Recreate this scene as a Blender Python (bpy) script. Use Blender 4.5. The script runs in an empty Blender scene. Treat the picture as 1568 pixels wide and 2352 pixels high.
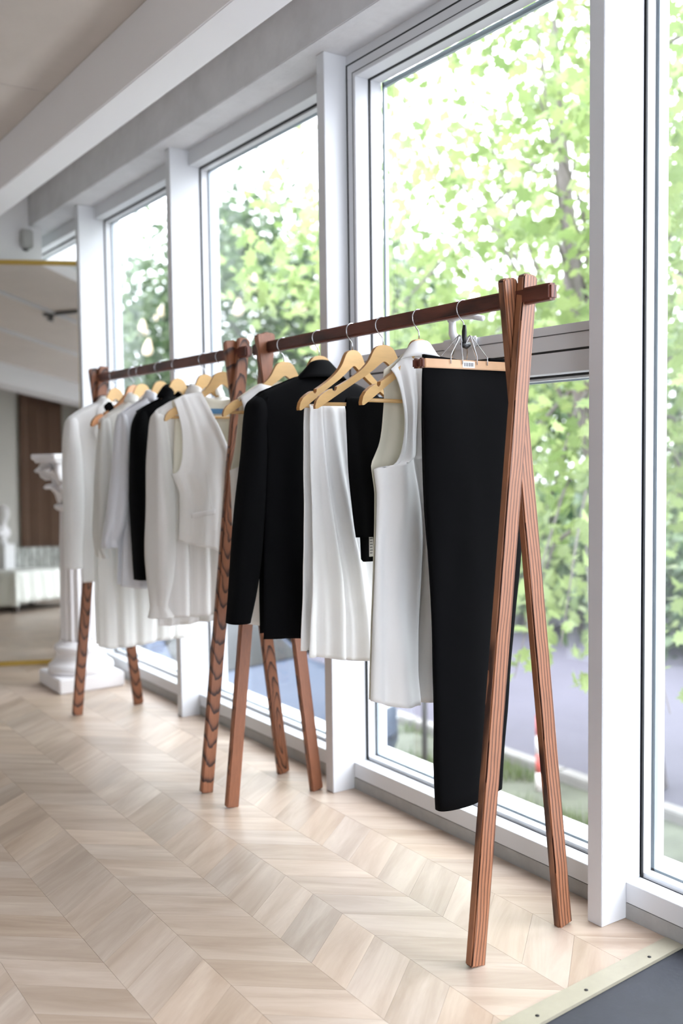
import bpy, bmesh, math, random
from mathutils import Vector, Matrix, noise

# ---------------------------------------------------------------- camera, sky, exposure
C = bpy.context.scene.collection
S = bpy.context.scene
random.seed(7)
R_ = math.radians

def make_camera():
    yaw, pitch, roll = R_(33.96), R_(-3.48), R_(-0.73)
    fw = Vector((math.sin(yaw)*math.cos(pitch), math.cos(yaw)*math.cos(pitch), math.sin(pitch)))
    rt = Vector((math.cos(yaw), -math.sin(yaw), 0)); up = rt.cross(fw)
    r2 = rt*math.cos(roll)+up*math.sin(roll); u2 = -rt*math.sin(roll)+up*math.cos(roll)
    cam = bpy.data.cameras.new('camera'); o = bpy.data.objects.new('camera', cam); C.objects.link(o)
    m = Matrix((r2, u2, -fw)).transposed().to_4x4(); m.translation = Vector((0, 0, 1.2))
    o.matrix_world = m
    cam.sensor_fit = 'VERTICAL'; cam.sensor_height = 36; cam.sensor_width = 24; cam.lens = 35.005
    cam.clip_start = .05; cam.clip_end = 300
    cam.dof.use_dof = True; cam.dof.focus_distance = 2.55; cam.dof.aperture_fstop = 2.0
    S.camera = o
make_camera()

SKY = 3.1
w = bpy.data.worlds.new('overcast_sky'); S.world = w; w.use_nodes = True
nt = w.node_tree; nt.nodes.clear()
tc = nt.nodes.new('ShaderNodeTexCoord'); sx = nt.nodes.new('ShaderNodeSeparateXYZ')
mr = nt.nodes.new('ShaderNodeMapRange'); bg = nt.nodes.new('ShaderNodeBackground'); ow = nt.nodes.new('ShaderNodeOutputWorld')
mr.inputs[1].default_value = 0; mr.inputs[2].default_value = 1; mr.inputs[3].default_value = SKY*.62; mr.inputs[4].default_value = SKY*1.5
nt.links.new(tc.outputs['Generated'], sx.inputs[0]); nt.links.new(sx.outputs['Z'], mr.inputs[0])
nt.links.new(mr.outputs[0], bg.inputs['Strength']); bg.inputs['Color'].default_value = (.89, .91, 1, 1)
nt.links.new(bg.outputs[0], ow.inputs[0])

S.view_settings.view_transform = 'Standard'; S.view_settings.look = 'None'
S.view_settings.gamma = 1; S.view_settings.use_curve_mapping = False; S.view_settings.exposure = 1.8
cy = S.cycles
cy.use_denoising = True
cy.max_bounces = 10; cy.diffuse_bounces = 6; cy.glossy_bounces = 4; cy.transparent_max_bounces = 24; cy.transmission_bounces = 6
cy.sample_clamp_indirect = 8; cy.caustics_reflective = False; cy.caustics_refractive = False
cy.use_adaptive_sampling = True; cy.adaptive_threshold = .02

# ---------------------------------------------------------------- materials
def srgb(r, g, b):
    f = lambda c: (c/255/12.92) if c/255 <= .04045 else ((c/255+.055)/1.055)**2.4
    return (f(r), f(g), f(b), 1)
def mat(name, col, rough=.6, metal=0, spec=.5, bump=0, bscale=200, var=0, vscale=6, transl=0, coat=0, transp=0, stretch=None):
    m = bpy.data.materials.new(name); m.use_nodes = True; t = m.node_tree; N = t.nodes; Lk = t.links
    p = N['Principled BSDF']; out = N['Material Output']
    p.inputs['Base Color'].default_value = col; p.inputs['Roughness'].default_value = rough; p.inputs['Metallic'].default_value = metal
    p.inputs['Specular IOR Level'].default_value = spec; p.inputs['Coat Weight'].default_value = coat
    tcn = N.new('ShaderNodeTexCoord'); src = tcn.outputs['Object']
    if stretch:
        mp = N.new('ShaderNodeMapping'); mp.inputs['Scale'].default_value = stretch; Lk.new(src, mp.inputs[0]); src = mp.outputs[0]
    if var:
        n = N.new('ShaderNodeTexNoise'); n.inputs['Scale'].default_value = vscale; n.inputs['Detail'].default_value = 6; n.inputs['Roughness'].default_value = .65
        Lk.new(src, n.inputs['Vector'])
        r = N.new('ShaderNodeMapRange'); r.inputs[1].default_value = .3; r.inputs[2].default_value = .7
        r.inputs[3].default_value = 1-var; r.inputs[4].default_value = 1+var; Lk.new(n.outputs['Fac'], r.inputs[0])
        mx = N.new('ShaderNodeVectorMath'); mx.operation = 'SCALE'; mx.inputs[0].default_value = col[:3]; Lk.new(r.outputs[0], mx.inputs['Scale'])
        Lk.new(mx.outputs[0], p.inputs['Base Color'])
    if bump:
        n2 = N.new('ShaderNodeTexNoise'); n2.inputs['Scale'].default_value = bscale; n2.inputs['Detail'].default_value = 3; Lk.new(src, n2.inputs['Vector'])
        b = N.new('ShaderNodeBump'); b.inputs['Strength'].default_value = bump; b.inputs['Distance'].default_value = .002
        Lk.new(n2.outputs['Fac'], b.inputs['Height']); Lk.new(b.outputs[0], p.inputs['Normal'])
    last = p.outputs[0]
    if transl:
        tr = N.new('ShaderNodeBsdfTranslucent'); tr.inputs['Color'].default_value = col
        ms = N.new('ShaderNodeMixShader'); ms.inputs[0].default_value = transl; Lk.new(last, ms.inputs[1]); Lk.new(tr.outputs[0], ms.inputs[2]); last = ms.outputs[0]
    if transp:
        tr = N.new('ShaderNodeBsdfTransparent')
        ms = N.new('ShaderNodeMixShader'); ms.inputs[0].default_value = transp; Lk.new(last, ms.inputs[1]); Lk.new(tr.outputs[0], ms.inputs[2]); last = ms.outputs[0]
    Lk.new(last, out.inputs['Surface'])
    return m

def wood_mat(name, light, dark, kind='straight', rough=.45, freq=150.0, contrast=1.0):
    """grain along local Z of the board; object coordinates in metres"""
    m = bpy.data.materials.new(name); m.use_nodes = True; t = m.node_tree; N = t.nodes; Lk = t.links; p = N['Principled BSDF']
    tcn = N.new('ShaderNodeTexCoord'); oi = N.new('ShaderNodeObjectInfo')
    add = N.new('ShaderNodeVectorMath'); add.operation = 'ADD'
    sc = N.new('ShaderNodeVectorMath'); sc.operation = 'SCALE'; sc.inputs[0].default_value = (.0, .0, -1.3); Lk.new(oi.outputs['Random'], sc.inputs['Scale'])
    Lk.new(tcn.outputs['Object'], add.inputs[0]); Lk.new(sc.outputs[0], add.inputs[1])
    # warp
    mp = N.new('ShaderNodeMapping'); mp.inputs['Scale'].default_value = (6, 6, 2.2 if kind == 'straight' else 5); Lk.new(add.outputs[0], mp.inputs[0])
    nz = N.new('ShaderNodeTexNoise'); nz.inputs['Scale'].default_value = 1.6; nz.inputs['Detail'].default_value = 3; Lk.new(mp.outputs[0], nz.inputs['Vector'])
    sub = N.new('ShaderNodeVectorMath'); sub.operation = 'SUBTRACT'; sub.inputs[1].default_value = (.5, .5, .5); Lk.new(nz.outputs['Color'], sub.inputs[0])
    s2 = N.new('ShaderNodeVectorMath'); s2.operation = 'SCALE'; s2.inputs['Scale'].default_value = .02 if kind == 'straight' else .045; Lk.new(sub.outputs[0], s2.inputs[0])
    a2 = N.new('ShaderNodeVectorMath'); a2.operation = 'ADD'; Lk.new(add.outputs[0], a2.inputs[0]); Lk.new(s2.outputs[0], a2.inputs[1])
    mp2 = N.new('ShaderNodeMapping'); Lk.new(a2.outputs[0], mp2.inputs[0])
    wv = N.new('ShaderNodeTexWave'); wv.wave_profile = 'SAW'
    if kind == 'straight':
        wv.wave_type = 'BANDS'; wv.bands_direction = 'X'; mp2.inputs['Scale'].default_value = (1, .55, .03); wv.inputs['Scale'].default_value = freq/3.14
    else:
        wv.wave_type = 'RINGS'; wv.rings_direction = 'SPHERICAL'; mp2.inputs['Location'].default_value = (-.002, .006, 0)
        mp2.inputs['Scale'].default_value = (1, .7, .12); wv.inputs['Scale'].default_value = freq/2.2
    wv.inputs['Distortion'].default_value = 1.2; wv.inputs['Detail'].default_value = 2; wv.inputs['Detail Scale'].default_value = 1.5
    Lk.new(mp2.outputs[0], wv.inputs['Vector'])
    fine = N.new('ShaderNodeTexNoise'); mp3 = N.new('ShaderNodeMapping'); mp3.inputs['Scale'].default_value = (700, 700, 25); Lk.new(add.outputs[0], mp3.inputs[0])
    Lk.new(mp3.outputs[0], fine.inputs['Vector']); fine.inputs['Scale'].default_value = 1; fine.inputs['Detail'].default_value = 2
    r = N.new('ShaderNodeValToRGB'); e = r.color_ramp.elements
    mid = tuple(l*.72+d*.28 for l, d in zip(light, dark))
    e[0].position = 0; e[0].color = light; e[1].position = 1; e[1].color = dark
    x = e.new(.42); x.color = tuple(l*.93+d*.07 for l, d in zip(light, dark)); x = e.new(.68); x.color = mid; x = e.new(.88); x.color = dark
    Lk.new(wv.outputs['Fac'], r.inputs[0])
    mx = N.new('ShaderNodeMix'); mx.data_type = 'RGBA'; mx.blend_type = 'MULTIPLY'; mx.inputs[0].default_value = .55*contrast
    fr = N.new('ShaderNodeMapRange'); fr.inputs[1].default_value = .35; fr.inputs[2].default_value = .65; fr.inputs[3].default_value = .6; fr.inputs[4].default_value = 1.12
    Lk.new(fine.outputs['Fac'], fr.inputs[0]); Lk.new(r.outputs[0], mx.inputs[6]); Lk.new(fr.outputs[0], mx.inputs[7])
    Lk.new(mx.outputs[2], p.inputs['Base Color']); p.inputs['Roughness'].default_value = rough
    b = N.new('ShaderNodeBump'); b.inputs['Strength'].default_value = .25; b.inputs['Distance'].default_value = .0008; b.invert = True
    Lk.new(wv.outputs['Fac'], b.inputs['Height']); Lk.new(b.outputs[0], p.inputs['Normal'])
    return m

def floor_mat():
    m = bpy.data.materials.new('pale_oak_floor'); m.use_nodes = True; t = m.node_tree; N = t.nodes; Lk = t.links; p = N['Principled BSDF']
    uv = N.new('ShaderNodeUVMap'); uv.uv_map = 'UVMap'; at = N.new('ShaderNodeAttribute'); at.attribute_name = 'tone'
    mp = N.new('ShaderNodeMapping'); mp.inputs['Scale'].default_value = (1.3, 10, 1); Lk.new(uv.outputs[0], mp.inputs[0])
    n = N.new('ShaderNodeTexNoise'); n.inputs['Scale'].default_value = 1.5; n.inputs['Detail'].default_value = 7; n.inputs['Roughness'].default_value = .62; n.inputs['Distortion'].default_value = .6
    Lk.new(mp.outputs[0], n.inputs['Vector'])
    r = N.new('ShaderNodeValToRGB'); e = r.color_ramp.elements
    e[0].position = .28; e[0].color = srgb(158, 138, 120); e[1].position = .74; e[1].color = srgb(196, 180, 163)
    x = e.new(.45); x.color = srgb(172, 153, 136); x = e.new(.56); x.color = srgb(181, 163, 147)
    Lk.new(n.outputs['Fac'], r.inputs[0])
    hs = N.new('ShaderNodeVectorMath'); hs.operation = 'MULTIPLY'; Lk.new(r.outputs[0], hs.inputs[0]); Lk.new(at.outputs['Color'], hs.inputs[1])
    Lk.new(hs.outputs[0], p.inputs['Base Color'])
    p.inputs['Roughness'].default_value = .36; p.inputs['Specular IOR Level'].default_value = .5
    mp2 = N.new('ShaderNodeMapping'); mp2.inputs['Scale'].default_value = (20, 300, 1); Lk.new(uv.outputs[0], mp2.inputs[0])
    n2 = N.new('ShaderNodeTexNoise'); n2.inputs['Scale'].default_value = 1; n2.inputs['Detail'].default_value = 3; Lk.new(mp2.outputs[0], n2.inputs['Vector'])
    b = N.new('ShaderNodeBump'); b.inputs['Strength'].default_value = .12; b.inputs['Distance'].default_value = .0008
    Lk.new(n2.outputs['Fac'], b.inputs['Height']); Lk.new(b.outputs[0], p.inputs['Normal'])
    return m

def glass_mat():
    m = bpy.data.materials.new('window_glass'); m.use_nodes = True; t = m.node_tree; N = t.nodes; Lk = t.links
    N.remove(N['Principled BSDF']); out = N['Material Output']
    tr = N.new('ShaderNodeBsdfTransparent'); tr.inputs[0].default_value = (.965, .98, .975, 1)
    gl = N.new('ShaderNodeBsdfGlossy'); gl.inputs['Roughness'].default_value = 0; gl.inputs[0].default_value = (1, 1, 1, 1)
    lw_ = N.new('ShaderNodeLayerWeight'); lw_.inputs[0].default_value = .5
    pw = N.new('ShaderNodeMath'); pw.operation = 'POWER'; pw.inputs[1].default_value = 5; Lk.new(lw_.outputs['Facing'], pw.inputs[0])
    fr = N.new('ShaderNodeMath'); fr.operation = 'MULTIPLY_ADD'; fr.inputs[1].default_value = .9; fr.inputs[2].default_value = .035; Lk.new(pw.outputs[0], fr.inputs[0])
    ms = N.new('ShaderNodeMixShader'); Lk.new(fr.outputs[0], ms.inputs[0]); Lk.new(tr.outputs[0], ms.inputs[1]); Lk.new(gl.outputs[0], ms.inputs[2])
    Lk.new(ms.outputs[0], out.inputs['Surface']); return m

def leaf_mat(name, c1, c2, tl=.5):
    m = bpy.data.materials.new(name); m.use_nodes = True; t = m.node_tree; N = t.nodes; Lk = t.links
    p = N['Principled BSDF']; out = N['Material Output']
    g = N.new('ShaderNodeNewGeometry'); r = N.new('ShaderNodeValToRGB')
    r.color_ramp.elements[0].color = c1; r.color_ramp.elements[1].color = c2
    Lk.new(g.outputs['Random Per Island'], r.inputs[0]); Lk.new(r.outputs[0], p.inputs['Base Color']); p.inputs['Roughness'].default_value = .45
    tr = N.new('ShaderNodeBsdfTranslucent'); Lk.new(r.outputs[0], tr.inputs[0])
    ms = N.new('ShaderNodeMixShader'); ms.inputs[0].default_value = tl; Lk.new(p.outputs[0], ms.inputs[1]); Lk.new(tr.outputs[0], ms.inputs[2])
    Lk.new(ms.outputs[0], out.inputs['Surface']); return m

M = dict(
    alu=mat('white_powder_coated_aluminium', srgb(212, 214, 218), .38, spec=.5),
    gasket=mat('black_rubber_gasket', srgb(22, 24, 26), .6),
    groove=mat('grey_joint', srgb(90, 90, 92), .7),
    spacer=mat('grey_spacer', srgb(150, 160, 168), .4, metal=.3),
    conc=mat('painted_concrete', srgb(205, 204, 203), .8, bump=.5, bscale=40, var=.05, vscale=5),
    conc_beam=mat('bare_concrete', srgb(206, 206, 209), .85, bump=.6, bscale=60, var=.08, vscale=6),
    curb=mat('grey_curb', srgb(165, 164, 162), .8, bump=.6, bscale=80, var=.12, vscale=9),
    ceil=mat('plaster_ceiling', srgb(208, 200, 193), .9, bump=.3, bscale=30, var=.04, vscale=3),
    wall=mat('plaster_wall', srgb(222, 221, 222), .9, bump=.2, bscale=50),
    beamw=mat('smooth_white_beam', srgb(244, 244, 248), .7),
    backwall=mat('grey_wall', srgb(172, 169, 162), .9, bump=.2, bscale=50),
    floor=floor_mat(),
    sub=mat('floor_joint', srgb(120, 105, 92), .9),
    slab=mat('dark_concrete', srgb(34, 37, 46), .6, bump=.5, bscale=60, var=.22, vscale=5),
    strip=mat('brass_strip', srgb(158, 152, 134), .45, metal=.2, var=.06, vscale=20),
    screw=mat('dark_screw', srgb(40, 38, 40), .5, metal=.5),
    rackL=wood_mat('rack_wood_straight', srgb(156, 104, 74), srgb(58, 28, 18), 'straight', .42, 105),
    rackC=wood_mat('rack_wood_cathedral', srgb(148, 95, 66), srgb(54, 26, 16), 'cath', .42, 95),
    rail=wood_mat('rail_wood', srgb(120, 66, 50), srgb(56, 26, 18), 'straight', .45, 60),
    rackE=wood_mat('rack_wood_fine', srgb(148, 95, 66), srgb(80, 40, 24), 'straight', .42, 300),
    hang=mat('hanger_wood', srgb(214, 176, 120), .38, var=.1, vscale=9, stretch=(1, 1, 4)),
    hangedge=mat('hanger_wood_edge', srgb(170, 120, 66), .45),
    orange=mat('orange_hanger_wood', srgb(205, 150, 110), .38, var=.1, vscale=9),
    clipwood=mat('clip_hanger_wood', srgb(214, 172, 134), .4, var=.06, vscale=20),
    clipend=mat('clip_brown_end', srgb(96, 52, 40), .3),
    chrome=mat('chrome_wire', srgb(200, 200, 205), .18, metal=1),
    blackp=mat('black_plastic', srgb(16, 16, 18), .35),
    whitef=mat('white_cloth', srgb(250, 250, 250), .85, spec=.2, bump=.15, bscale=900, transl=.27),
    creamf=mat('cream_lining', srgb(228, 224, 208), .7, transl=.15),
    sheer=mat('sheer_white_chiffon', srgb(246, 246, 244), .8, spec=.2, transl=.35, transp=.18),
    blouse=mat('thin_white_crepe', srgb(246, 245, 244), .8, spec=.2, transl=.32, transp=.05),
    satin=mat('pale_blue_satin', srgb(226, 227, 233), .36, spec=.6, transl=.12),
    blackf=mat('black_suiting', srgb(6, 6, 8), .85, spec=.09, bump=.2, bscale=1200),
    blackk=mat('black_knit', srgb(8, 8, 9), .95, spec=.08, bump=.6, bscale=700),
    label=mat('woven_label', srgb(235, 235, 235), .7), labelblue=mat('blue_label', srgb(70, 120, 160), .6),
    ink=mat('label_ink', srgb(110, 112, 116), .7),
    plaster=mat('white_plaster', srgb(232, 230, 232), .45, bump=.1, bscale=60),
    mirror=mat('mirror_silver', (.86, .87, .86, 1), .015, metal=1),
    gold=mat('gold_frame', srgb(196, 166, 88), .3, metal=.8),
    curtain=mat('brown_curtain', srgb(116, 92, 78), .9, transl=.05),
    throw=mat('white_throw', srgb(226, 228, 222), .9, bump=.3, bscale=120),
    marble=mat('marbled_velvet', srgb(150, 152, 148), .8, var=.5, vscale=14),
    darkwood=mat('dark_bed_wood', srgb(60, 44, 36), .6),
    bounce_slab=mat('pale_bounce_slab', srgb(214, 210, 204), .9, var=.05, vscale=4),  # pale colour for the two added light-bouncing slabs outside
    asphalt=mat('asphalt', srgb(76, 74, 84), .9, var=.08, vscale=1.5),
    kerb=mat('kerb_stone', srgb(128, 126, 124), .9, var=.1, vscale=6),
    soil=mat('lawn_ground', srgb(84, 88, 76), .95, var=.35, vscale=2.5),
    grass=leaf_mat('grass_blades', srgb(72, 94, 52), srgb(110, 124, 78), .4),
    bark=mat('tree_bark', srgb(100, 94, 92), .9, bump=.6, bscale=20, var=.2),
    leafN=leaf_mat('maple_leaf', srgb(104, 126, 74), srgb(150, 166, 108), .5),
    leafF=leaf_mat('dark_tree_leaf', srgb(44, 66, 46), srgb(92, 112, 74), .35),
    leafM=leaf_mat('mid_tree_leaf', srgb(80, 104, 72), srgb(130, 148, 102), .45),
    blossom=mat('chestnut_blossom', srgb(240, 224, 200), .8, transl=.3),
    carwhite=mat('car_white_paint', srgb(190, 198, 212), .25, coat=1), carblue=mat('car_silver_paint', srgb(52, 64, 84), .5, spec=.3),
    carglass=mat('car_dark_glass', srgb(24, 27, 32), .25, spec=.3), tyre=mat('tyre_rubber', srgb(25, 25, 26), .8),
    rim=mat('alloy_rim', srgb(170, 172, 176), .3, metal=.9), lamp=mat('head_lamp', srgb(225, 232, 240), .1, coat=1),
    tail=mat('tail_lamp', srgb(170, 30, 28), .2), postred=mat('post_red', srgb(196, 90, 84), .6), postwhite=mat('post_white', srgb(225, 215, 215), .6),
)
M['glass'] = glass_mat()

# ---------------------------------------------------------------- mesh helpers
def link(name, me, m, parent=None):
    o = bpy.data.objects.new(name, me); C.objects.link(o)
    if m is not None: me.materials.append(m)
    if parent is not None: o.parent = parent
    return o
def from_vf(name, vs, fs, m, parent=None, smooth=False):
    me = bpy.data.meshes.new(name); me.from_pydata([tuple(v) for v in vs], [], fs); me.update()
    if smooth:
        me.polygons.foreach_set('use_smooth', [True]*len(me.polygons))
    return link(name, me, m, parent)
def from_bm(name, bm, m, parent=None, smooth=False, bevel=0):
    if bevel: bmesh.ops.bevel(bm, geom=bm.edges[:], offset=bevel, segments=2, affect='EDGES', clamp_overlap=True)
    bmesh.ops.recalc_face_normals(bm, faces=bm.faces[:])
    me = bpy.data.meshes.new(name); bm.to_mesh(me); bm.free()
    if smooth: me.polygons.foreach_set('use_smooth', [True]*len(me.polygons))
    return link(name, me, m, parent)
def add_box(bm, x0, x1, y0, y1, z0, z1):
    v = [bm.verts.new(p) for p in ((x0,y0,z0),(x1,y0,z0),(x1,y1,z0),(x0,y1,z0),(x0,y0,z1),(x1,y0,z1),(x1,y1,z1),(x0,y1,z1))]
    for f in ((0,3,2,1),(4,5,6,7),(0,1,5,4),(1,2,6,5),(2,3,7,6),(3,0,4,7)): bm.faces.new([v[i] for i in f])
def box(name, b, m, parent=None, bevel=0):
    bm = bmesh.new(); add_box(bm, *b); return from_bm(name, bm, m, parent, bevel=bevel)
def boxes(name, bs, m, parent=None, bevel=0):
    bm = bmesh.new()
    for b in bs: add_box(bm, *b)
    return from_bm(name, bm, m, parent, bevel=bevel)
def tube_vf(path, rad, n=8, cap=True):
    vs, fs = [], []; P = [Vector(p) for p in path]; k = len(P)
    rad = rad if isinstance(rad, (list, tuple)) else [rad]*k
    ref = None
    for i, p in enumerate(P):
        d = (P[min(i+1, k-1)]-P[max(i-1, 0)]).normalized()
        if ref is None: ref = d.orthogonal().normalized()
        ref = (ref-d*ref.dot(d)).normalized(); s = d.cross(ref)
        for j in range(n):
            a = 2*math.pi*j/n; vs.append(p+(ref*math.cos(a)+s*math.sin(a))*rad[i])
    for i in range(k-1):
        for j in range(n): fs.append((i*n+j, i*n+(j+1) % n, (i+1)*n+(j+1) % n, (i+1)*n+j))
    if cap: fs.append(tuple(range(n))[::-1]); fs.append(tuple((k-1)*n+j for j in range(n)))
    return vs, fs
def tube(name, path, rad, m, parent=None, n=8):
    vs, fs = tube_vf(path, rad, n); return from_vf(name, vs, fs, m, parent, True)
def merge(parts):
    V, F = [], []
    for vs, fs in parts:
        o = len(V); V += list(vs); F += [tuple(i+o for i in f) for f in fs]
    return V, F
def lathe_vf(prof, n=40, cx=0, cy=0, flute=None):
    vs, fs = [], []
    for r, z in prof:
        for j in range(n):
            a = 2*math.pi*j/n; rr = r*(flute(a) if flute else 1); vs.append((cx+rr*math.cos(a), cy+rr*math.sin(a), z))
    k = len(prof)
    for i in range(k-1):
        for j in range(n): fs.append((i*n+j, i*n+(j+1) % n, (i+1)*n+(j+1) % n, (i+1)*n+j))
    fs.append(tuple(range(n))[::-1]); fs.append(tuple((k-1)*n+j for j in range(n)))
    return vs, fs
def lathe(name, prof, m, parent=None, n=40, flute=None, smooth=True):
    vs, fs = lathe_vf(prof, n, flute=flute); return from_vf(name, vs, fs, m, parent, smooth)
def empty(name, loc=(0, 0, 0), rz=0):
    o = bpy.data.objects.new(name, None); C.objects.link(o); o.location = loc; o.rotation_euler = (0, 0, rz); o.empty_display_size = .05; return o
def tag(o, label, cat, group=None):
    o['label'] = label; o['category'] = cat
    if group: o['group'] = group
    return o
def lab(o, label): o['label'] = label; return o
def struct(o, label=None, cat=None):
    o['kind'] = 'structure'
    if label: o['label'] = label
    if cat: o['category'] = cat
    return o
def copy_tree(o, parent=None):
    c = o.copy(); C.objects.link(c); c.parent = parent
    for ch in list(o.children): copy_tree(ch, c)
    return c

# ---------------------------------------------------------------- setting: shell
XW = 1.886                     # room-side face of the window posts
XF = 1.976                     # room-side face of the window frames
XG = 2.07                      # glass
ZS = 2.545                     # soffit over the windows
ZC = 2.73                      # ceiling
wl = struct(box('wall_left', (-2.42, -2.3, -1.92, 6.12, -.3, ZC), M['backwall']), 'plain grey plaster wall opposite the windows', 'wall')
wf = struct(boxes('wall_front', [(-2.3, -.9, -1.92, -1.8, -.3, ZC), (-.9, 2.12, -1.92, -1.8, 2.5, ZC), (-.9, 2.12, -1.92, -1.8, -.3, 0)], M['wall']), 'plaster wall with a wide glazed front behind the viewer', 'wall')
wb = struct(box('wall_back', (-2.3, 1.895, 5.97, 6.12, -.3, ZC), M['wall']), 'white end wall behind the mirror', 'wall')
box('return_wall', (1.80, 1.895, 6.12, 6.62, -.3, ZC), M['wall'], wb)
ce = struct(empty('ceiling', (0, 0, 0)), 'pale plaster ceiling with white beams', 'ceiling')
for y0, y1 in ((-1.8, 4.252), (4.258, 5.97)):
    box('ceiling_panel', (-2.3, 1.9, y0, y1, ZC, ZC+.12), M['ceil'], ce)
box('roof_slab', (-2.42, 2.14, -1.92, 6.7, ZC+.12, ZC+.3), M['conc'], ce)
lab(box('beam', (1.403, 1.553, -1.8, 5.97, 2.5, ZC), M['beamw'], ce, bevel=.004), 'smooth white beam hanging below the ceiling')
lab(box('edge_beam', (1.82, 2.14, -1.92, 5.97, ZS, ZC), M['conc_beam'], ce, bevel=.003), 'bare concrete edge beam over the windows')
box('edge_beam', (1.895, 2.14, 5.97, 6.7, ZS, ZC), M['conc_beam'], ce)
box('beam', (-1.75, -1.5, -1.8, 5.97, 2.5, ZC), M['wall'], ce)
for x in (.27, -.52):
    box('ceiling_batten', (x-.02, x+.02, -1.8, 5.97, ZC-.018, ZC), M['alu'], ce)

# chevron floor: every board its own piece, short joints between them
STEP, SL = .1432, .165
def plank_poly(i, k):
    """column i spans x = .2 i .. .2 (i+1); zigzag at 45-ish degrees"""
    x0, x1 = .2*i, .2*(i+1); g = .0003
    a = 3.10+k*STEP
    if i % 2 == 0: ya, yb = a-SL, a
    else: ya, yb = a, a-SL
    return [(x0+g, ya+g), (x1-g, yb+g), (x1-g, yb+STEP-g), (x0+g, ya+STEP-g)]
def clip(poly, ax, val, keep_less):
    out = []
    for j, p in enumerate(poly):
        q = poly[(j+1) % len(poly)]
        ip = (p[ax] <= val) if keep_less else (p[ax] >= val); iq = (q[ax] <= val) if keep_less else (q[ax] >= val)
        if ip: out.append(p)
        if ip != iq:
            t = (val-p[ax])/(q[ax]-p[ax]); out.append((p[0]+t*(q[0]-p[0]), p[1]+t*(q[1]-p[1])))
    return out
def prism(poly, z0, z1):
    n = len(poly); vs = [(x, y, z0) for x, y in poly]+[(x, y, z1) for x, y in poly]
    fs = [tuple(range(n))[::-1], tuple(range(n, 2*n))]+[(j, (j+1) % n, n+(j+1) % n, n+j) for j in range(n)]
    return vs, fs
yaw = R_(33.96)
def in_view(x, y):
    f = x*math.sin(yaw)+y*math.cos(yaw); r = x*math.cos(yaw)-y*math.sin(yaw)
    if f < .4: return False
    return abs(r/f*2287) < 784+60 and 1.2/f*2287 < 1310+30
flo = struct(empty('floor', (0, 0, 0)), 'pale oak chevron floor in front of the windows', 'floor')
box('floor_base', (-2.42, 2.1, -1.92, 6.62, -.3, -.0102), M['sub'], flo)
def plank_mesh(name, items):
    V, F, UV, T = [], [], [], []
    for poly, i, seed in items:
        vs, fs = prism(poly, -.010, 0); o = len(V); V += vs; F += [tuple(a+o for a in f) for f in fs]
        rr = random.Random(seed); ou, ov = rr.random()*40, rr.random()*40
        ang = math.atan2(SL*(1 if i % 2 == 0 else -1), .2); ca, sa = math.cos(ang), math.sin(ang)
        b = .86+.22*rr.random(); w_ = (rr.random()-.5)*.05; col = (b*(1+w_), b, b*(1-w_*1.3), 1)
        for f in fs:
            for a in f:
                x, y, z = vs[a]; UV += [ou+x*ca+y*sa, ov-x*sa+y*ca+z]; T += col
    me = bpy.data.meshes.new(name); me.from_pydata(V, [], F); me.update()
    u = me.uv_layers.new(name='UVMap'); u.data.foreach_set('uv', UV)
    c = me.color_attributes.new('tone', 'FLOAT_COLOR', 'CORNER'); c.data.foreach_set('color', T)
    return link(name, me, M['floor'], flo)
cand = []
for i in range(-12, 10):
    for k in range(-45, 26):
        p = plank_poly(i, k)
        p = clip(p, 0, XF-.001, True); p = clip(p, 0, -2.299, False) if p else p; p = clip(p, 1, 5.969, True) if p else p
        if p and .2*i >= 0:
            p = [(x, y-.072*x) for x, y in p]; p = clip(p, 1, 1.378, False); p = [(x, y+.072*x) for x, y in p]
        elif p: p = clip(p, 1, -1.79, False)
        if len(p) < 3: continue
        A = abs(sum(p[j][0]*p[(j+1) % len(p)][1]-p[(j+1) % len(p)][0]*p[j][1] for j in range(len(p))))/2
        if A < 2e-4: continue
        cx = sum(q[0] for q in p)/len(p); cy_ = sum(q[1] for q in p)/len(p)
        cand.append((0 if in_view(cx, cy_) else 1, math.hypot(cx, cy_), p, i, i*1000+k))
cand.sort(key=lambda c: (c[0], c[1]))
seen = [c for c in cand if c[0] == 0][:300]
for c in seen: plank_mesh('plank', [(c[2], c[3], c[4])])
ids = set(c[4] for c in seen)
st = plank_mesh('outer_planks', [(c[2], c[3], c[4]) for c in cand if c[4] not in ids]); st['kind'] = 'stuff'
vs, fs = prism([(0, -1.8), (XF-.001, -1.8), (XF-.001, 1.376+.072*XF), (0, 1.376)], -.0101, -.005)
lab(from_vf('concrete_slab', vs, fs, M['slab'], flo), 'dark grey polished concrete beyond the threshold strip')

# threshold strip with screws
th = struct(empty('trim_1', (0, 0, 0)), 'pale metal threshold strip between oak floor and dark concrete', 'threshold')
def strip_piece():
    A, B, C2, D = (.0, 1.338), (1.972, 1.480), (1.972, 1.530), (.0, 1.408)
    # bottom-right corner follows the photographed taper towards the window
    vs, fs = prism([A, B, C2, D], -.004, .0035); return from_vf('strip_plate', vs, fs, M['strip'], th)
strip_piece()
for x in (.35, .78, 1.20, 1.47, 1.63, 1.86):
    y = 1.377+.0605*x; vs, fs = lathe_vf([(.0045, .0035), (.0045, .0045), (.003, .0052)], 10, x, y); from_vf('screw', vs, fs, M['screw'], th, True)

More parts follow.
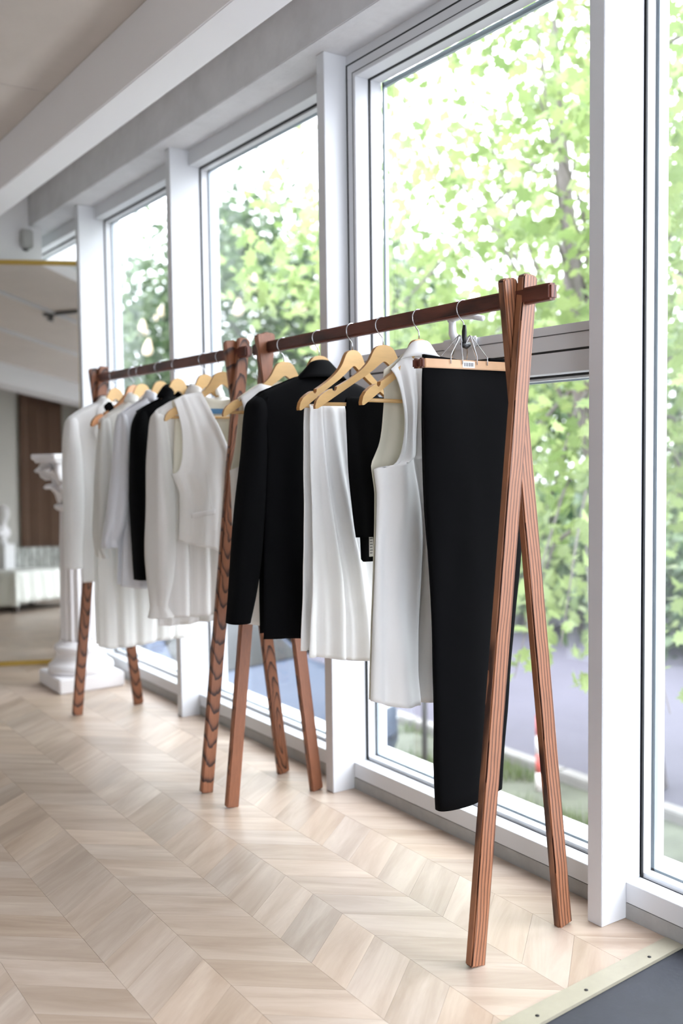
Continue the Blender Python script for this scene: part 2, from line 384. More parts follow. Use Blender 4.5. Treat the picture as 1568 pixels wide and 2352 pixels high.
# posts between the windows
for n_, y0 in enumerate((-1.84, -.80, .425, 1.657, 2.873, 4.12, 5.305)):
    y1 = y0+.047
    p = struct(box(f'trim_{n_+2}', (XW, 2.03, y0, y1, 0, ZS), M['alu'], bevel=.0015),
               ['white window post far behind the viewer', 'white window post behind the viewer', 'white window post beside the viewer', 'white window post beside the front leg of the near rack, nearest in view', 'white window post at the gap between the two racks', 'white window post behind the far rack', 'white window post beside the plaster pedestal, farthest'][n_], 'window post')
    boxes('post_gasket', [(2.03, 2.044, y0-.002, y1+.002, .10, ZS-.045)], M['gasket'], p)
    boxes('outer_post', [(2.0445, 2.12, y0-.003, y1+.003, 0, ZS)], M['alu'], p)

def window(n_, y0, y1, label, sash=False):
    w_ = struct(empty(f'window_{n_}', (XF, (y0+y1)/2, 0)), label, 'window'); w_.location = (0, 0, 0)
    box('curb', (XF, 2.12, y0, y1, -.01, .040), M['curb'], w_)
    box('bottom_frame', (XF, 2.03, y0, y1, .042, .094), M['alu'], w_, bevel=.001)
    box('head_frame', (XF, 2.03, y0, y1, 2.478, ZS), M['alu'], w_, bevel=.001)
    zs = [(.094, 2.478)]
    if sash:
        box('transom', (XF, 2.03, y0, y1, 1.402, 1.458), M['alu'], w_, bevel=.001)
        zs = [(.094, 1.402), (1.458, 2.478)]
    for q, (za, zb) in enumerate(zs):
        up = sash and q == 1
        boxes('gasket', [(2.03, 2.0325, y0, y1, za-.0, za+.001), (2.03, 2.036, y0, y1, zb-.006, zb), (2.03, 2.036, y0, y0+.006, za, zb), (2.03, 2.036, y1-.006, y1, za, zb)], M['gasket'], w_)
        if not up:
            i0 = .012
            boxes('glazing_bead', [(2.036, XG-.006, y0, y1, za-.01, za+i0), (2.036, XG-.006, y0, y1, zb-i0, zb+.01), (2.036, XG-.006, y0-.004, y0+.006, za, zb), (2.036, XG-.006, y1-.006, y1+.004, za, zb)], M['alu'], w_)
            gl = box('glass_pane', (XG-.006, XG, y0-.005, y1+.005, za-.005, zb+.005), M['glass'], w_)
            boxes('spacer', [(XG, XG+.012, y0-.004, y1+.004, za+.004, za+.016), (XG, XG+.012, y0-.004, y1+.004, zb-.016, zb-.004), (XG, XG+.012, y0, y0+.013, za, zb), (XG, XG+.012, y1-.013, y1, za, zb)], M['spacer'], w_)
        else:
            # opening sash: outer frame, joint, sash ring, groove, deep reveal, bead, glass
            s0, s1, b0, b1 = y0+.012, y1-.010, za+.004, zb+.030
            sx0, sx1 = XF-.002, 2.03; fr = .045
            o1 = (sx0, sx1, s0, s1, b0, b0+.066), (sx0, sx1, s0, s1, b1-fr, b1), (sx0, sx1, s0, s0+fr, b0+.066, b1-fr), (sx0, sx1, s1-fr, s1, b0+.066, b1-fr)
            sa = boxes('sash', o1, M['alu'], w_, bevel=.0015)
            lab(sa, 'opening upper sash with raised white rim')
            e = .0015
            boxes('joint', [(XF-.0005, XF+.004, y0, y1, b1, b1+.006), (XF-.0005, XF+.004, y0, s0, b0, b1), (XF-.0005, XF+.004, s1, y1, b0, b1), (XF-.0005, XF+.002, y0, y1, 1.4565, 1.4625)], M['gasket'], w_)
            gv = .030
            boxes('sash_groove', [(sx0-e, sx0, s0+gv, s1-gv, b0+.040, b0+.0425), (sx0-e, sx0, s0+gv, s1-gv, b1-gv-.0025, b1-gv), (sx0-e, sx0, s0+gv, s0+gv+.0025, b0+.04, b1-gv), (sx0-e, sx0, s1-gv-.0025, s1-gv, b0+.04, b1-gv)], M['groove'], w_)
            ya, yb, z0_, z1_ = s0+fr, s1-fr, b0+.066, b1-fr
            boxes('gasket', [(2.03, 2.037, ya-.004, yb+.004, z0_-.004, z0_+.001), (2.03, 2.037, ya-.004, yb+.004, z1_-.004, z1_+.004), (2.03, 2.037, ya-.004, ya+.004, z0_, z1_), (2.03, 2.037, yb-.004, yb+.004, z0_, z1_)], M['gasket'], w_)
            boxes('glazing_bead', [(2.037, XG+.012, ya-.004, yb+.004, z0_-.01, z0_+.003), (2.037, XG+.012, ya-.004, yb+.004, z1_-.003, z1_+.01), (2.037, XG+.012, ya-.01, ya+.003, z0_, z1_), (2.037, XG+.012, yb-.003, yb+.01, z0_, z1_)], M['alu'], w_)
            box('glass_pane', (XG+.012, XG+.018, ya-.005, yb+.005, z0_-.005, z1_+.005), M['glass'], w_)
            boxes('spacer', [(XG+.018, XG+.03, ya, yb, z1_-.018, z1_-.002), (XG+.018, XG+.03, ya, ya+.012, z0_, z1_), (XG+.018, XG+.03, yb-.012, yb, z0_, z1_)], M['spacer'], w_)
            # handle on the sash bottom rail
            hb = box('handle_base', (sx0-.014, sx0, 2.205, 2.352, 1.500, 1.532), M['alu'], w_, bevel=.004)
            tube('handle_neck', [(sx0-.012, 2.285, 1.520), (sx0-.03, 2.285, 1.545), (sx0-.034, 2.282, 1.585)], [.014, .012, .010], M['alu'], hb, 10)
            tube('handle_lever', [(sx0-.034, 2.292, 1.585), (sx0-.040, 2.240, 1.590), (sx0-.042, 2.180, 1.582), (sx0-.040, 2.140, 1.572)], [.010, .0105, .009, .008], M['alu'], hb, 10)
    return w_
window(1, -1.79, -.80, 'window bay behind the viewer')
wn = struct(empty('window_8', (0, 0, 0)), 'wide glazed shop front behind the viewer', 'window')
for x in (-.9, .08, 1.06, 2.03): box('front_post', (x, x+.05, -1.90, -1.82, 0, 2.5), M['alu'], wn)
box('front_rail', (-.9, 2.1, -1.90, -1.82, 0, .07), M['alu'], wn); box('front_rail', (-.9, 2.1, -1.90, -1.82, 2.44, 2.5), M['alu'], wn)
for x in (-.85, .13, 1.11): box('glass_pane', (x-.004, x+.934, -1.866, -1.86, .066, 2.444), M['glass'], wn)
window(2, -.753, .425, 'window bay beside the viewer')
window(3, .472, 1.657, 'tall window at the right edge of the picture')
window(4, 1.704, 2.873, 'window with an opening upper sash behind the near rack', True)
window(5, 2.920, 4.12, 'tall fixed window between the near rack and the second post')
window(6, 4.167, 5.305, 'tall fixed window behind the far rack')
window(7, 5.352, 6.60, 'last window, mostly hidden behind the mirror')
we = struct(box('wall_end', (1.895, 2.4, 6.60, 6.72, -.3, ZC), M['wall']), 'outer end wall past the last window', 'wall')
box('facade_base', (2.02, 2.4, -1.92, 6.72, -1.6, -.012), M['conc'], we)

# small beige sensor on the end wall
sn = empty('wall_sensor', (1.80, 5.97, 2.47)); tag(sn, 'small grey sensor box on the end wall above the mirror', 'sensor')
box('sensor_body', (-.036, .036, -.045, 0, -.055, .055), M['curb'], sn, bevel=.01)
lathe('sensor_lens', [(.02, -.05), (.018, -.062), (.008, -.068)], M['groove'], sn, 16)

# ---------------------------------------------------------------- clothes racks
def board(name, foot, top, w_, t_, m, parent, z_extra=0):
    """board leaning in its x-z plane from foot to top; local Z along its length; foot cut level with the floor"""
    F_, T_ = Vector(foot), Vector(top); d = (T_-F_); L = d.length; ang = math.atan2(d.x, d.z)
    bm = bmesh.new(); k = math.tan(ang)*w_/2; c = w_*.18
    half = t_/2
    # outline in local (x,z): bottom cut parallel to floor, top with clipped corners
    out = [(-w_/2, k), (w_/2, -k), (w_/2, L-c*.9), (w_/2-c*.7, L), (-w_/2+c*.7, L), (-w_/2, L-c*.9)]
    a = [bm.verts.new((x, -half, z)) for x, z in out]; b = [bm.verts.new((x, half, z)) for x, z in out]
    bm.faces.new(a); bm.faces.new(b[::-1]); n = len(out)
    for i in range(n): bm.faces.new([a[i], b[i], b[(i+1) % n], a[(i+1) % n]])
    o = from_bm(name, bm, m, parent, bevel=.0035)
    o.location = F_; o.rotation_euler = (0, ang, 0)
    return o
def rack(name, label, ends, rail_a, rail_b):
    ya = ends[0]['y']; t = empty(name, (rail_a[0], ya, 0)); t.location = (0, 0, 0)
    tag(t, label, 'clothes rack', 'wooden clothes racks along the windows')
    for e in ends:
        xm = e['x']; y = e['y']; s = e['order']
        # first board: foot on the room side; second board: foot on the window side
        board('leg', (e['fa'], y, 0), (xm+.016, y, 1.605), .046, .0235, e['ma'], t)
        board('leg', (e['fb'], y+s*.0245, 0), (xm-.026, y+s*.0245, 1.597), .046, .0235, e['mb'], t)
    A, B = Vector(rail_a), Vector(rail_b); d = B-A; L = d.length
    bm = bmesh.new(); add_box(bm, -.013, .013, -.019, .019, 0, L)
    o = from_bm('rail', bm, M['rail'], t, bevel=.005)
    o.location = A; q = d.to_track_quat('Z', 'Y'); o.rotation_mode = 'QUATERNION'; o.rotation_quaternion = q
    return t
ZR = 1.553
rack1 = rack('clothes_rack', 'dark-stained wooden A-frame rack nearest the viewer, black trousers at its front end',
     [dict(y=1.702, x=1.662, fa=1.506, fb=1.822, order=1, ma=M['rackL'], mb=M['rackL']),
      dict(y=2.964, x=1.690, fa=1.531, fb=1.857, order=-1, ma=M['rackE'], mb=M['rackE'])],
     (1.6605, 1.602, ZR), (1.6925, 3.035, ZR))
rack2 = rack('clothes_rack', 'dark-stained wooden A-frame rack farther from the viewer, white jacket at its far end',
     [dict(y=3.147, x=1.692, fa=1.526, fb=1.858, order=1, ma=M['rackC'], mb=M['rackC']),
      dict(y=4.448, x=1.668, fa=1.511, fb=1.822, order=1, ma=M['rackC'], mb=M['rackC'])],
     (1.693, 3.075, ZR), (1.667, 4.530, ZR))

# ---------------------------------------------------------------- hangers
def arm_outline():
    top = [(0, .001), (.009, .0005), (.018, -.002), (.027, -.007), (.034, -.015), (.041, -.028), (.048, -.041), (.057, -.053), (.070, -.066), (.086, -.0785), (.104, -.0905), (.120, -.100), (.140, -.111), (.153, -.1175)]
    notch = [(.1545, -.126), (.160, -.131), (.166, -.1285), (.1675, -.1235)]
    end = [(.176, -.126), (.192, -.1345), (.206, -.1445), (.216, -.157), (.2205, -.172), (.2195, -.179), (.213, -.1785)]
    under = [(.198, -.170), (.180, -.1585), (.150, -.140), (.120, -.1215), (.090, -.1035), (.060, -.086), (.035, -.069), (.018, -.056), (.006, -.047), (0, -.045)]
    return top+notch+end+under
def make_hanger_mesh(nm, m):
    o = arm_outline(); full = o+[(-x, z) for x, z in o[-2:0:-1]]
    bm = bmesh.new(); h = .0065
    a = [bm.verts.new((x, -h, z)) for x, z in full]; b = [bm.verts.new((x, h, z)) for x, z in full]
    bm.faces.new(a); bm.faces.new(b[::-1]); n = len(full)
    for i in range(n):
        f = bm.faces.new([a[i], b[i], b[(i+1) % n], a[(i+1) % n]]); f.material_index = 1
    bmesh.ops.recalc_face_normals(bm, faces=bm.faces[:]); me = bpy.data.meshes.new(nm); bm.to_mesh(me); bm.free()
    me.materials.append(m); me.materials.append(M['hangedge']); return me
ZH = 1.495
def hook_path(top=ZR+.021):
    c = top-.0235; P = []
    for a in range(-25, 216, 14):
        t = R_(a); P.append((.0235*math.cos(t)-.001, 0, c+.0235*math.sin(t)))
    P += [(-.0125, 0, c-.0235), (-.003, 0, c-.032), (0, 0, c-.041), (0, 0, ZH-.004)]
    return [(x, y, z-ZH) for x, y, z in P]
me_h = make_hanger_mesh('hanger_shoulders', M['hang']); me_o = make_hanger_mesh('orange_shoulders', M['orange'])
def hanger(x, y, rz, label, wood=me_h, bar=True, group='wooden hangers on the two racks'):
    t = empty('wooden_hanger', (x, y, ZH), R_(rz)); tag(t, label, 'hanger', group)
    o = bpy.data.objects.new('shoulders', wood); C.objects.link(o); o.parent = t
    tube('hook', hook_path(), .0018, M['chrome'], t, 6)
    if bar: tube('trouser_bar', [(-.2125, 0, -.1655), (.2125, 0, -.1655)], .0052, M['hang'], t, 10)
    return t
HG = {}
HG['v1'] = hanger(1.671, 2.101, 9, 'pale wooden hanger under the long white vest beside the black trousers')
HG['bk'] = hanger(1.674, 2.266, -5, 'pale wooden hanger with a folded black knit over its bar')
HG['wd'] = hanger(1.678, 2.423, 11, 'pale knotted wooden hanger with white cloth draped over its bar')
HG['j1'] = hanger(1.682, 2.610, 0, 'pale wooden hanger inside the black jacket on the near rack, only its crown showing')
HG['v2'] = hanger(1.688, 2.832, -5, 'pale wooden hanger holding the long white vest at the far end of the near rack')
HG['v7'] = hanger(1.690, 3.278, -8, 'pale wooden hanger under the short white waistcoat at the front of the far rack')
HG['b6'] = hanger(1.687, 3.415, 0, 'pale wooden hanger in the white crepe blouse just behind the short waistcoat')
HG['j5'] = hanger(1.683, 3.647, 0, 'pale wooden hanger inside the black jacket on the far rack')
HG['s4'] = hanger(1.680, 3.808, 0, 'pale wooden hanger in the pale blue satin shirt')
HG['t3'] = hanger(1.677, 3.995, 0, 'pale wooden hanger in the long sheer tunic')
HG['o2'] = hanger(1.674, 4.075, 14, 'orange-toned wooden hanger with a black foam band on its left arm', me_o)
HG['w1'] = hanger(1.672, 4.285, 0, 'pale wooden hanger in the white jacket at the far end of the far rack')
for k_ in ('b6', 'j5', 's4', 't3', 'w1'):
    for c_ in HG[k_].children:
        if not c_.name.startswith('hook'): c_.scale = (.88, .8, 1.06)
# foam band round the left arm of the orange hanger
bm = bmesh.new(); add_box(bm, -.020, .020, -.011, .011, -.022, .022)
fb = from_bm('foam_band', bm, M['blackk'], HG['o2'], bevel=.006); fb.location = (-.128, 0, -.099); fb.rotation_euler = (0, -.60, 0)
lab(fb, 'black foam band')

# clip hanger
ch = empty('clip_hanger', (1.666, 1.913, 0)); tag(ch, 'wooden clamp hanger with chrome wire springs gripping the black trousers', 'hanger')
for s in (-1, 1):
    y0, y1 = (-.018, -.005) if s < 0 else (.005, .018)
    wd = box('clamp_bar', (-.140, .150, y0, y1, 1.4005, 1.423), M['clipwood'], ch, bevel=.002)
    lab(box('end_cap', (-.153, -.139, y0-.001, y1+.001, 1.3995, 1.424), M['clipend'], wd, bevel=.004), 'dark brown end cap')
    lab(box('end_cap', (.149, .163, y0-.001, y1+.001, 1.3995, 1.424), M['clipend'], wd, bevel=.004), 'dark brown end cap')
def wire(name, pts, r=.0013): return tube(name, pts, r, M['chrome'], ch, 6)
for u0, u1, ua in ((-.062, -.024, -.016), (.024, .058, .018)):
    for yy in (-.021, .021):
        wire('spring_wire', [(u0, yy, 1.412), (u0, yy, 1.431), (u0+.001, yy*.9, 1.4325), (ua-.001, yy*.25, 1.484), (ua, 0, 1.487), (ua+.001, yy*.25, 1.484), (u1, yy*.9, 1.4325), (u1, yy, 1.431), (u1, yy, 1.412)])
wire('spring_wire', [(-.018, 0, 1.486), (-.008, 0, 1.470), (0, 0, 1.464), (.008, 0, 1.470), (.018, 0, 1.486)])
bk = tube('locking_lever', [(.001, 0, 1.512), (.0, 0, 1.495), (-.004, -.004, 1.480), (-.006, -.008, 1.466)], [.0045, .0065, .006, .0045], M['blackp'], ch, 10)
tube('lever_knob', [(-.016, -.006, 1.466), (-.010, -.007, 1.461), (0, -.007, 1.459), (.010, -.006, 1.464), (.014, -.005, 1.468)], [.003, .0065, .008, .0065, .003], M['blackp'], bk, 10)
tube('hook', [(x, y, z+ZH) for x, y, z in hook_path()[:-1]]+[(0, 0, 1.505)], .0016, M['chrome'], ch, 6)
cl = box('sticker', (-.022, .018, -.0186, -.018, 1.404, 1.420), M['label'], ch); lab(cl, 'small worn printed sticker on the front bar')
for k_, (a, b_) in enumerate(((-.017, -.014), (-.012, -.0105), (-.009, -.006), (-.0045, -.003), (-.001, .0025), (.004, .0055), (.007, .010), (.0115, .013))):
    box('printed_mark', (a, b_, -.0189, -.0186, 1.4075, 1.4165), M['ink'], cl)

# ---------------------------------------------------------------- garments
def resample(P, n):
    P = [Vector((p[0], p[1])) for p in P]; d = [0]
    for a, b in zip(P, P[1:]): d.append(d[-1]+(b-a).length)
    out = []; k = 0
    for i in range(n+1):
        s = d[-1]*i/n
        while k < len(P)-2 and d[k+1] < s: k += 1
        t = 0 if d[k+1] == d[k] else (s-d[k])/(d[k+1]-d[k]); out.append(P[k].lerp(P[k+1], min(1, max(0, t))))
    return out
def smooth_line(P, it=1):
    """Chaikin corner cutting keeps the ends"""
    P = [tuple(p) for p in P]
    for _ in range(it):
        Q = [P[0]]
        for a, b in zip(P, P[1:]):
            Q += [(a[0]*.75+b[0]*.25, a[1]*.75+b[1]*.25), (a[0]*.25+b[0]*.75, a[1]*.25+b[1]*.75)]
        P = Q+[P[-1]]
    return P
def sq(P): return [(u*.955 if z < 1.36 else u, z) for u, z in P]
def mirror(P, lim=9): return [(min(-u, lim), z) for u, z in P]
def coons(L, Rr, B, T, nu, nv):
    L = resample(L, nv); Rr = resample(Rr, nv); B = resample(B, nu); T = resample(T, nu); G = []
    for j in range(nv+1):
        t = j/nv; row = []
        for i in range(nu+1):
            s = i/nu
            p = (B[i]*(1-t)+T[i]*t)+(L[j]*(1-s)+Rr[j]*s)-((B[0]*(1-s)+B[-1]*s)*(1-t)+(T[0]*(1-s)+T[-1]*s)*t)
            row.append((p.x, p.y, s, t))
        G.append(row)
    return G
def interp(P, x):
    if x <= P[0][0]: return P[0][1]
    for a, b in zip(P, P[1:]):
        if x <= b[0]: return a[1]+(b[1]-a[1])*(x-a[0])/max(1e-9, b[0]-a[0])
    return P[-1][1]
def bulge(th, hw, topline, fall=.10, uc=0, power=2.6):
    """cloth depth: zero at the side seams and where it lies on the shoulder line"""
    tl = sorted(topline); hz = sorted((z, abs(u)) for u, z in hw) if isinstance(hw, list) else [(0, hw), (3, hw)]
    def f(u, z):
        q = min(1, abs((u-uc)/(interp(hz, z)+.001))); a = (1-q**power)**.5
        s = max(0, min(1, (interp(tl, u)-z)/fall)); return .013*min(1, (1-q**power)*5)+th*a*(s**.5)
    return f
def sheet(name, G, m, parent, depth, sign, folds=(.004, 4, 0), seed=0, thick=.0016, lowfreq=.006, dy=0):
    amp, nf, fz = folds; V, F = [], []; nu = len(G[0])-1; nv = len(G)-1
    for row in G:
        for u, z, s, t in row:
            d = depth(u, z)
            grow = (1-t)**.8*.85+.15
            ph = nf*2*math.pi*s+1.3*noise.noise(Vector((s*2.1+seed, t*1.2, seed*1.7)))*2
            wv = math.sin(ph)+.45*math.sin(2.1*ph+seed)
            ed = min(1, s*7, (1-s)*7); wv *= ed
            v = sign*d+dy+amp*grow*wv+ed*lowfreq*noise.noise(Vector((u*7+seed*3, z*3.2, seed)))*min(1, d/.02)+.0035*noise.noise(Vector((u*16-seed, z*9, seed+4)))*min(1, d/.02)
            du = .5*amp*grow*math.cos(ph)*math.sin(math.pi*s)
            V.append((u+du, v, z))
    for j in range(nv):
        for i in range(nu):
            a = j*(nu+1)+i; F.append((a, a+1, a+nu+2, a+nu+1) if sign < 0 else (a, a+nu+1, a+nu+2, a+1))
    o = from_vf(name, V, F, m, parent, True)
    md = o.modifiers.new('cloth thickness', 'SOLIDIFY'); md.thickness = thick; md.offset = 0
    return o
def sleeve(name, rows, m, parent, n=20, seed=0, fold=.004, thick=.0014, nz=36, nfold=3):
    """rows: (z, u_outer, u_inner, v_centre, half_depth), top to bottom"""
    R2 = []
    for i in range(nz+1):
        s = (len(rows)-1)*i/nz; k = min(int(s), len(rows)-2); t = s-k
        p0 = rows[max(k-1, 0)]; p1 = rows[k]; p2 = rows[k+1]; p3 = rows[min(k+2, len(rows)-1)]
        R2.append([.5*((2*b)+(-a+c)*t+(2*a-5*b+4*c-d)*t*t+(-a+3*b-3*c+d)*t**3) for a, b, c, d in zip(p0, p1, p2, p3)])
    V, F = [], []
    for i, (z, uo, ui, vc, hd) in enumerate(R2):
        uc, hw = (uo+ui)/2, (uo-ui)/2; tt = i/nz
        for j in range(n):
            a = 2*math.pi*j/n; k = 1+fold/max(.02, abs(hw))*min(1, tt*3)*(math.sin(nfold*a+seed+3*tt)+.8*noise.noise(Vector((math.cos(a)*1.2+seed, math.sin(a)*1.2, z*6))))
            ca = math.copysign(abs(math.cos(a))**.85, math.cos(a)); sa = math.copysign(abs(math.sin(a))**.85, math.sin(a))
            V.append((uc+hw*ca*k, vc+hd*sa*k, z))
    for i in range(nz):
        for j in range(n): F.append((i*n+j, (i+1)*n+j, (i+1)*n+(j+1) % n, i*n+(j+1) % n))
    F.append(tuple(range(n)))
    o = from_vf(name, V, F, m, parent, True)
    md = o.modifiers.new('cloth thickness', 'SOLIDIFY'); md.thickness = thick; md.offset = 0
    return o
def collar(name, rings, m, parent, a0, a1, n=28, thick=.0022):
    """rings: (z at back, z at front, half width, half depth, v centre); from the outer fall up over the fold and down inside"""
    V, F = [], []
    for zb, zf, hu, hv, vc in rings:
        for j in range(n+1):
            a = R_(a0+(a1-a0)*j/n); k = math.sin(math.pi*j/n)**.45 if 0 < j < n else 0          # 1 at the middle of the band
            V.append((hu*math.cos(a), vc+hv*math.sin(a), zf+(zb-zf)*k))
    for i in range(len(rings)-1):
        for j in range(n): p = i*(n+1)+j; F.append((p, p+1, p+n+2, p+n+1))
    o = from_vf(name, V, F, m, parent, True)
    md = o.modifiers.new('cloth thickness', 'SOLIDIFY'); md.thickness = thick; md.offset = 0
    return o
def garment(name, h, label, cat, group=None):
    t = empty(name, (HG[h].location.x, HG[h].location.y, 0), HG[h].rotation_euler.z); tag(t, label, cat, group); return t

# --- black trousers on the clamp hanger
tr = empty('black_trousers', (1.666, 1.913, 0)); tag(tr, 'black creased trousers hanging full length from the clamp hanger', 'trousers')
def legtube(rows, seed):
    return sleeve('trouser_leg', rows, M['blackf'], tr, n=36, seed=seed, fold=.006, nz=50, nfold=2)
legtube([(1.412, -.134, .139, -.004, .003), (1.39, -.136, .141, -.006, .012), (1.30, -.139, .155, -.012, .026), (1.15, -.139, .165, -.016, .03), (.95, -.133, .13, -.018, .026), (.70, -.125, .080, -.016, .022), (.30, -.117, .036, -.014, .024)], 1)
legtube([(1.412, -.130, .139, .004, .003), (1.39, -.130, .148, .006, .012), (1.25, -.128, .185, .012, .022), (1.10, -.115, .205, .014, .026), (.95, -.10, .203, .016, .026), (.66, -.060, .166, .016, .024), (.30, -.020, .126, .014, .022)], 5)
G = coons([(-.133, 1.40), (-.133, 1.434)], [(.139, 1.40), (.139, 1.428)], [(-.133, 1.40), (.139, 1.40)], [(-.133, 1.434), (-.02, 1.425), (.06, 1.423), (.139, 1.428)], 24, 3)
sheet('waistband', G, M['blackf'], tr, lambda u, z: .0025, -1, (.0, 1, 0), 1, lowfreq=0)
sheet('waistband', G, M['blackf'], tr, lambda u, z: .0025, 1, (.0, 1, 0), 2, lowfreq=0)
G = coons([(.085, 1.424), (.085, 1.434)], [(.152, 1.424), (.152, 1.434)], [(.085, 1.424), (.152, 1.424)], [(.085, 1.434), (.152, 1.434)], 8, 2)
sheet('belt_loop_band', G, M['blackf'], tr, lambda u, z: .004, 1, (0, 1, 0), 3, lowfreq=0)

# --- long white vest with collar, seen from behind
v = garment('long_white_vest', 'v1', 'long sleeveless white vest with a turned collar, between black knit and black trousers', 'vest', 'long white vests')
Ln = [(-.200, .556), (-.191, .736), (-.179, .904), (-.172, 1.016), (-.170, 1.095), (-.181, 1.157)]
arm_near = smooth_line([(-.181, 1.159), (-.150, 1.158), (-.124, 1.168), (-.106, 1.205), (-.096, 1.265), (-.099, 1.32), (-.106, 1.375), (-.122, 1.410)], 2)
arm_far = smooth_line([(-.181, 1.159), (-.160, 1.19), (-.140, 1.224), (-.128, 1.28), (-.122, 1.34), (-.122, 1.410)], 2)
T_ = [(-.122, 1.410), (-.085, 1.430), (-.05, 1.456), (0, 1.462), (.05, 1.456), (.085, 1.430), (.122, 1.410)]
B_ = [(-.200, .556), (-.16, .540), (-.05, .526), (.06, .528), (.15, .545), (.195, .556)]
dp = bulge(.026, Ln, T_, .12); dpf = bulge(.006, Ln, T_, .12)
sheet('back_panel', coons(Ln[:-1]+arm_near, mirror(Ln[:-1]+arm_near), B_, T_, 56, 70), M['whitef'], v, lambda u, z: dp(u, z)*(1+.15*(1-min(1, z/1.2))), -1, (.017, 3.4, 0), 2.9, lowfreq=.035)
sheet('front_panel', coons(sq(Ln[:-1]+arm_far), mirror(sq(Ln[:-1]+arm_far)), sq(B_), T_, 40, 60), M['creamf'], v, dpf, 1, (.006, 3, 0), 3.1)
collar('collar', [(1.449, 1.425, .074, .034, 0), (1.460, 1.435, .064, .031, 0), (1.474, 1.452, .050, .026, 0), (1.487, 1.466, .038, .021, 0), (1.4905, 1.470, .034, .018, 0), (1.482, 1.46, .036, .016, 0), (1.458, 1.45, .050, .018, 0)], M['whitef'], v, 165, 375)
def seam(parent, pts, depth, sign, m, r=.0012, name='seam', off=.001):
    P = resample(pts, 24); return tube(name, [(p.x, sign*(depth(p.x, p.y)+off), p.y) for p in P], r, m, parent, 5)
G = coons([(-.199, .56), (-.198, .585)], [(.19, .56), (.19, .585)], B_, [(p[0]*.995, p[1]+.026) for p in B_], 30, 3)
sheet('hem_lining', [[(u, z-.012, s, t) for u, z, s, t in row if s > .52] for row in G], M['creamf'], v, dpf, 1, (.006, 3, 0), 3.4, dy=.006)

# --- folded black knit over a hanger bar
def draped(name, h, label, cat, near, far, m, folds, seed, group=None, th=.008, zb=1.3355):
    t = garment(name, h, label, cat, group)
    def dep(u, z): return th+.010*min(1, (zb-z)/.5)
    for side, (L, Rr, B, T) in ((-1, near), (1, far)):
        G = coons(L, Rr, B, T, 60, 60)
        # last rows bend over the bar
        n = len(G)
        d2 = (lambda u, z, T=T: max(.0005, dep(u, z)*min(1, max(0, (interp(sorted(T), u)-z)/.012))**.5))
        sheet('near_fall' if side < 0 else 'far_fall', G, m, t, d2, side, folds, seed+side*.0, lowfreq=.004, thick=.0022)
    return t
kn = draped('folded_black_knit', 'bk', 'black knitted garment folded over a hanger bar between the white drape and the long vest', 'knitwear',
    (smooth_line([(-.108, .962), (-.114, 1.002), (-.126, 1.124), (-.131, 1.244), (-.130, 1.33), (-.122, 1.347)], 1), [(.12, .960), (.14, 1.15), (.15, 1.347)], [(-.108, .962), (-.04, .960), (.12, .960)], [(-.122, 1.347), (-.11, 1.350), (0, 1.3495), (.15, 1.348)]),
    (smooth_line([(-.066, .895), (-.070, .96), (-.085, 1.124), (-.110, 1.29), (-.120, 1.347)], 1), [(.10, .89), (.13, 1.15), (.15, 1.347)], [(-.066, .900), (-.060, .892), (-.035, .890), (.10, .890)], [(-.120, 1.347), (-.11, 1.350), (0, 1.3495), (.15, 1.348)]),
    M['blackk'], (.0025, 2, 0), 4.4, th=.014, zb=1.347)
lb = box('care_label', (-.060, -.047, -.013, -.012, .905, .975), M['label'], kn); lab(lb, 'white care label hanging out below the fold')
for k_ in range(7): box('printed_line', (-.058, -.050+.0012*(k_ % 2), -.0133, -.013, .914+k_*.008, .9165+k_*.008), M['ink'], lb)

wd = draped('draped_white_cloth', 'wd', 'wide white cloth draped over a hanger bar and falling in deep folds', 'cloth',
    (smooth_line([(-.213, .620), (-.201, .753), (-.190, .877), (-.189, 1.062), (-.190, 1.185), (-.187, 1.31), (-.182, 1.333)], 1), smooth_line([(.150, .585), (.10, .80), (.03, 1.05), (-.012, 1.20), (-.028, 1.28), (-.040, 1.334)], 1), [(-.213, .620), (-.131, .607), (-.06, .585), (.0, .578), (.061, .580), (.150, .585)], [(-.182, 1.334), (-.12, 1.3385), (-.040, 1.3365)]),
    (smooth_line([(-.205, .632), (-.195, .753), (-.188, .877), (-.186, 1.062), (-.188, 1.185), (-.186, 1.31), (-.182, 1.333)], 1), smooth_line([(.160, .60), (.11, .80), (.04, 1.05), (-.008, 1.20), (-.026, 1.28), (-.040, 1.334)], 1), [(-.205, .632), (-.131, .622), (.061, .60), (.160, .60)], [(-.182, 1.334), (-.12, 1.3385), (-.040, 1.3365)]),
    M['whitef'], (.019, 2.9, 0), 6.1, th=.012)

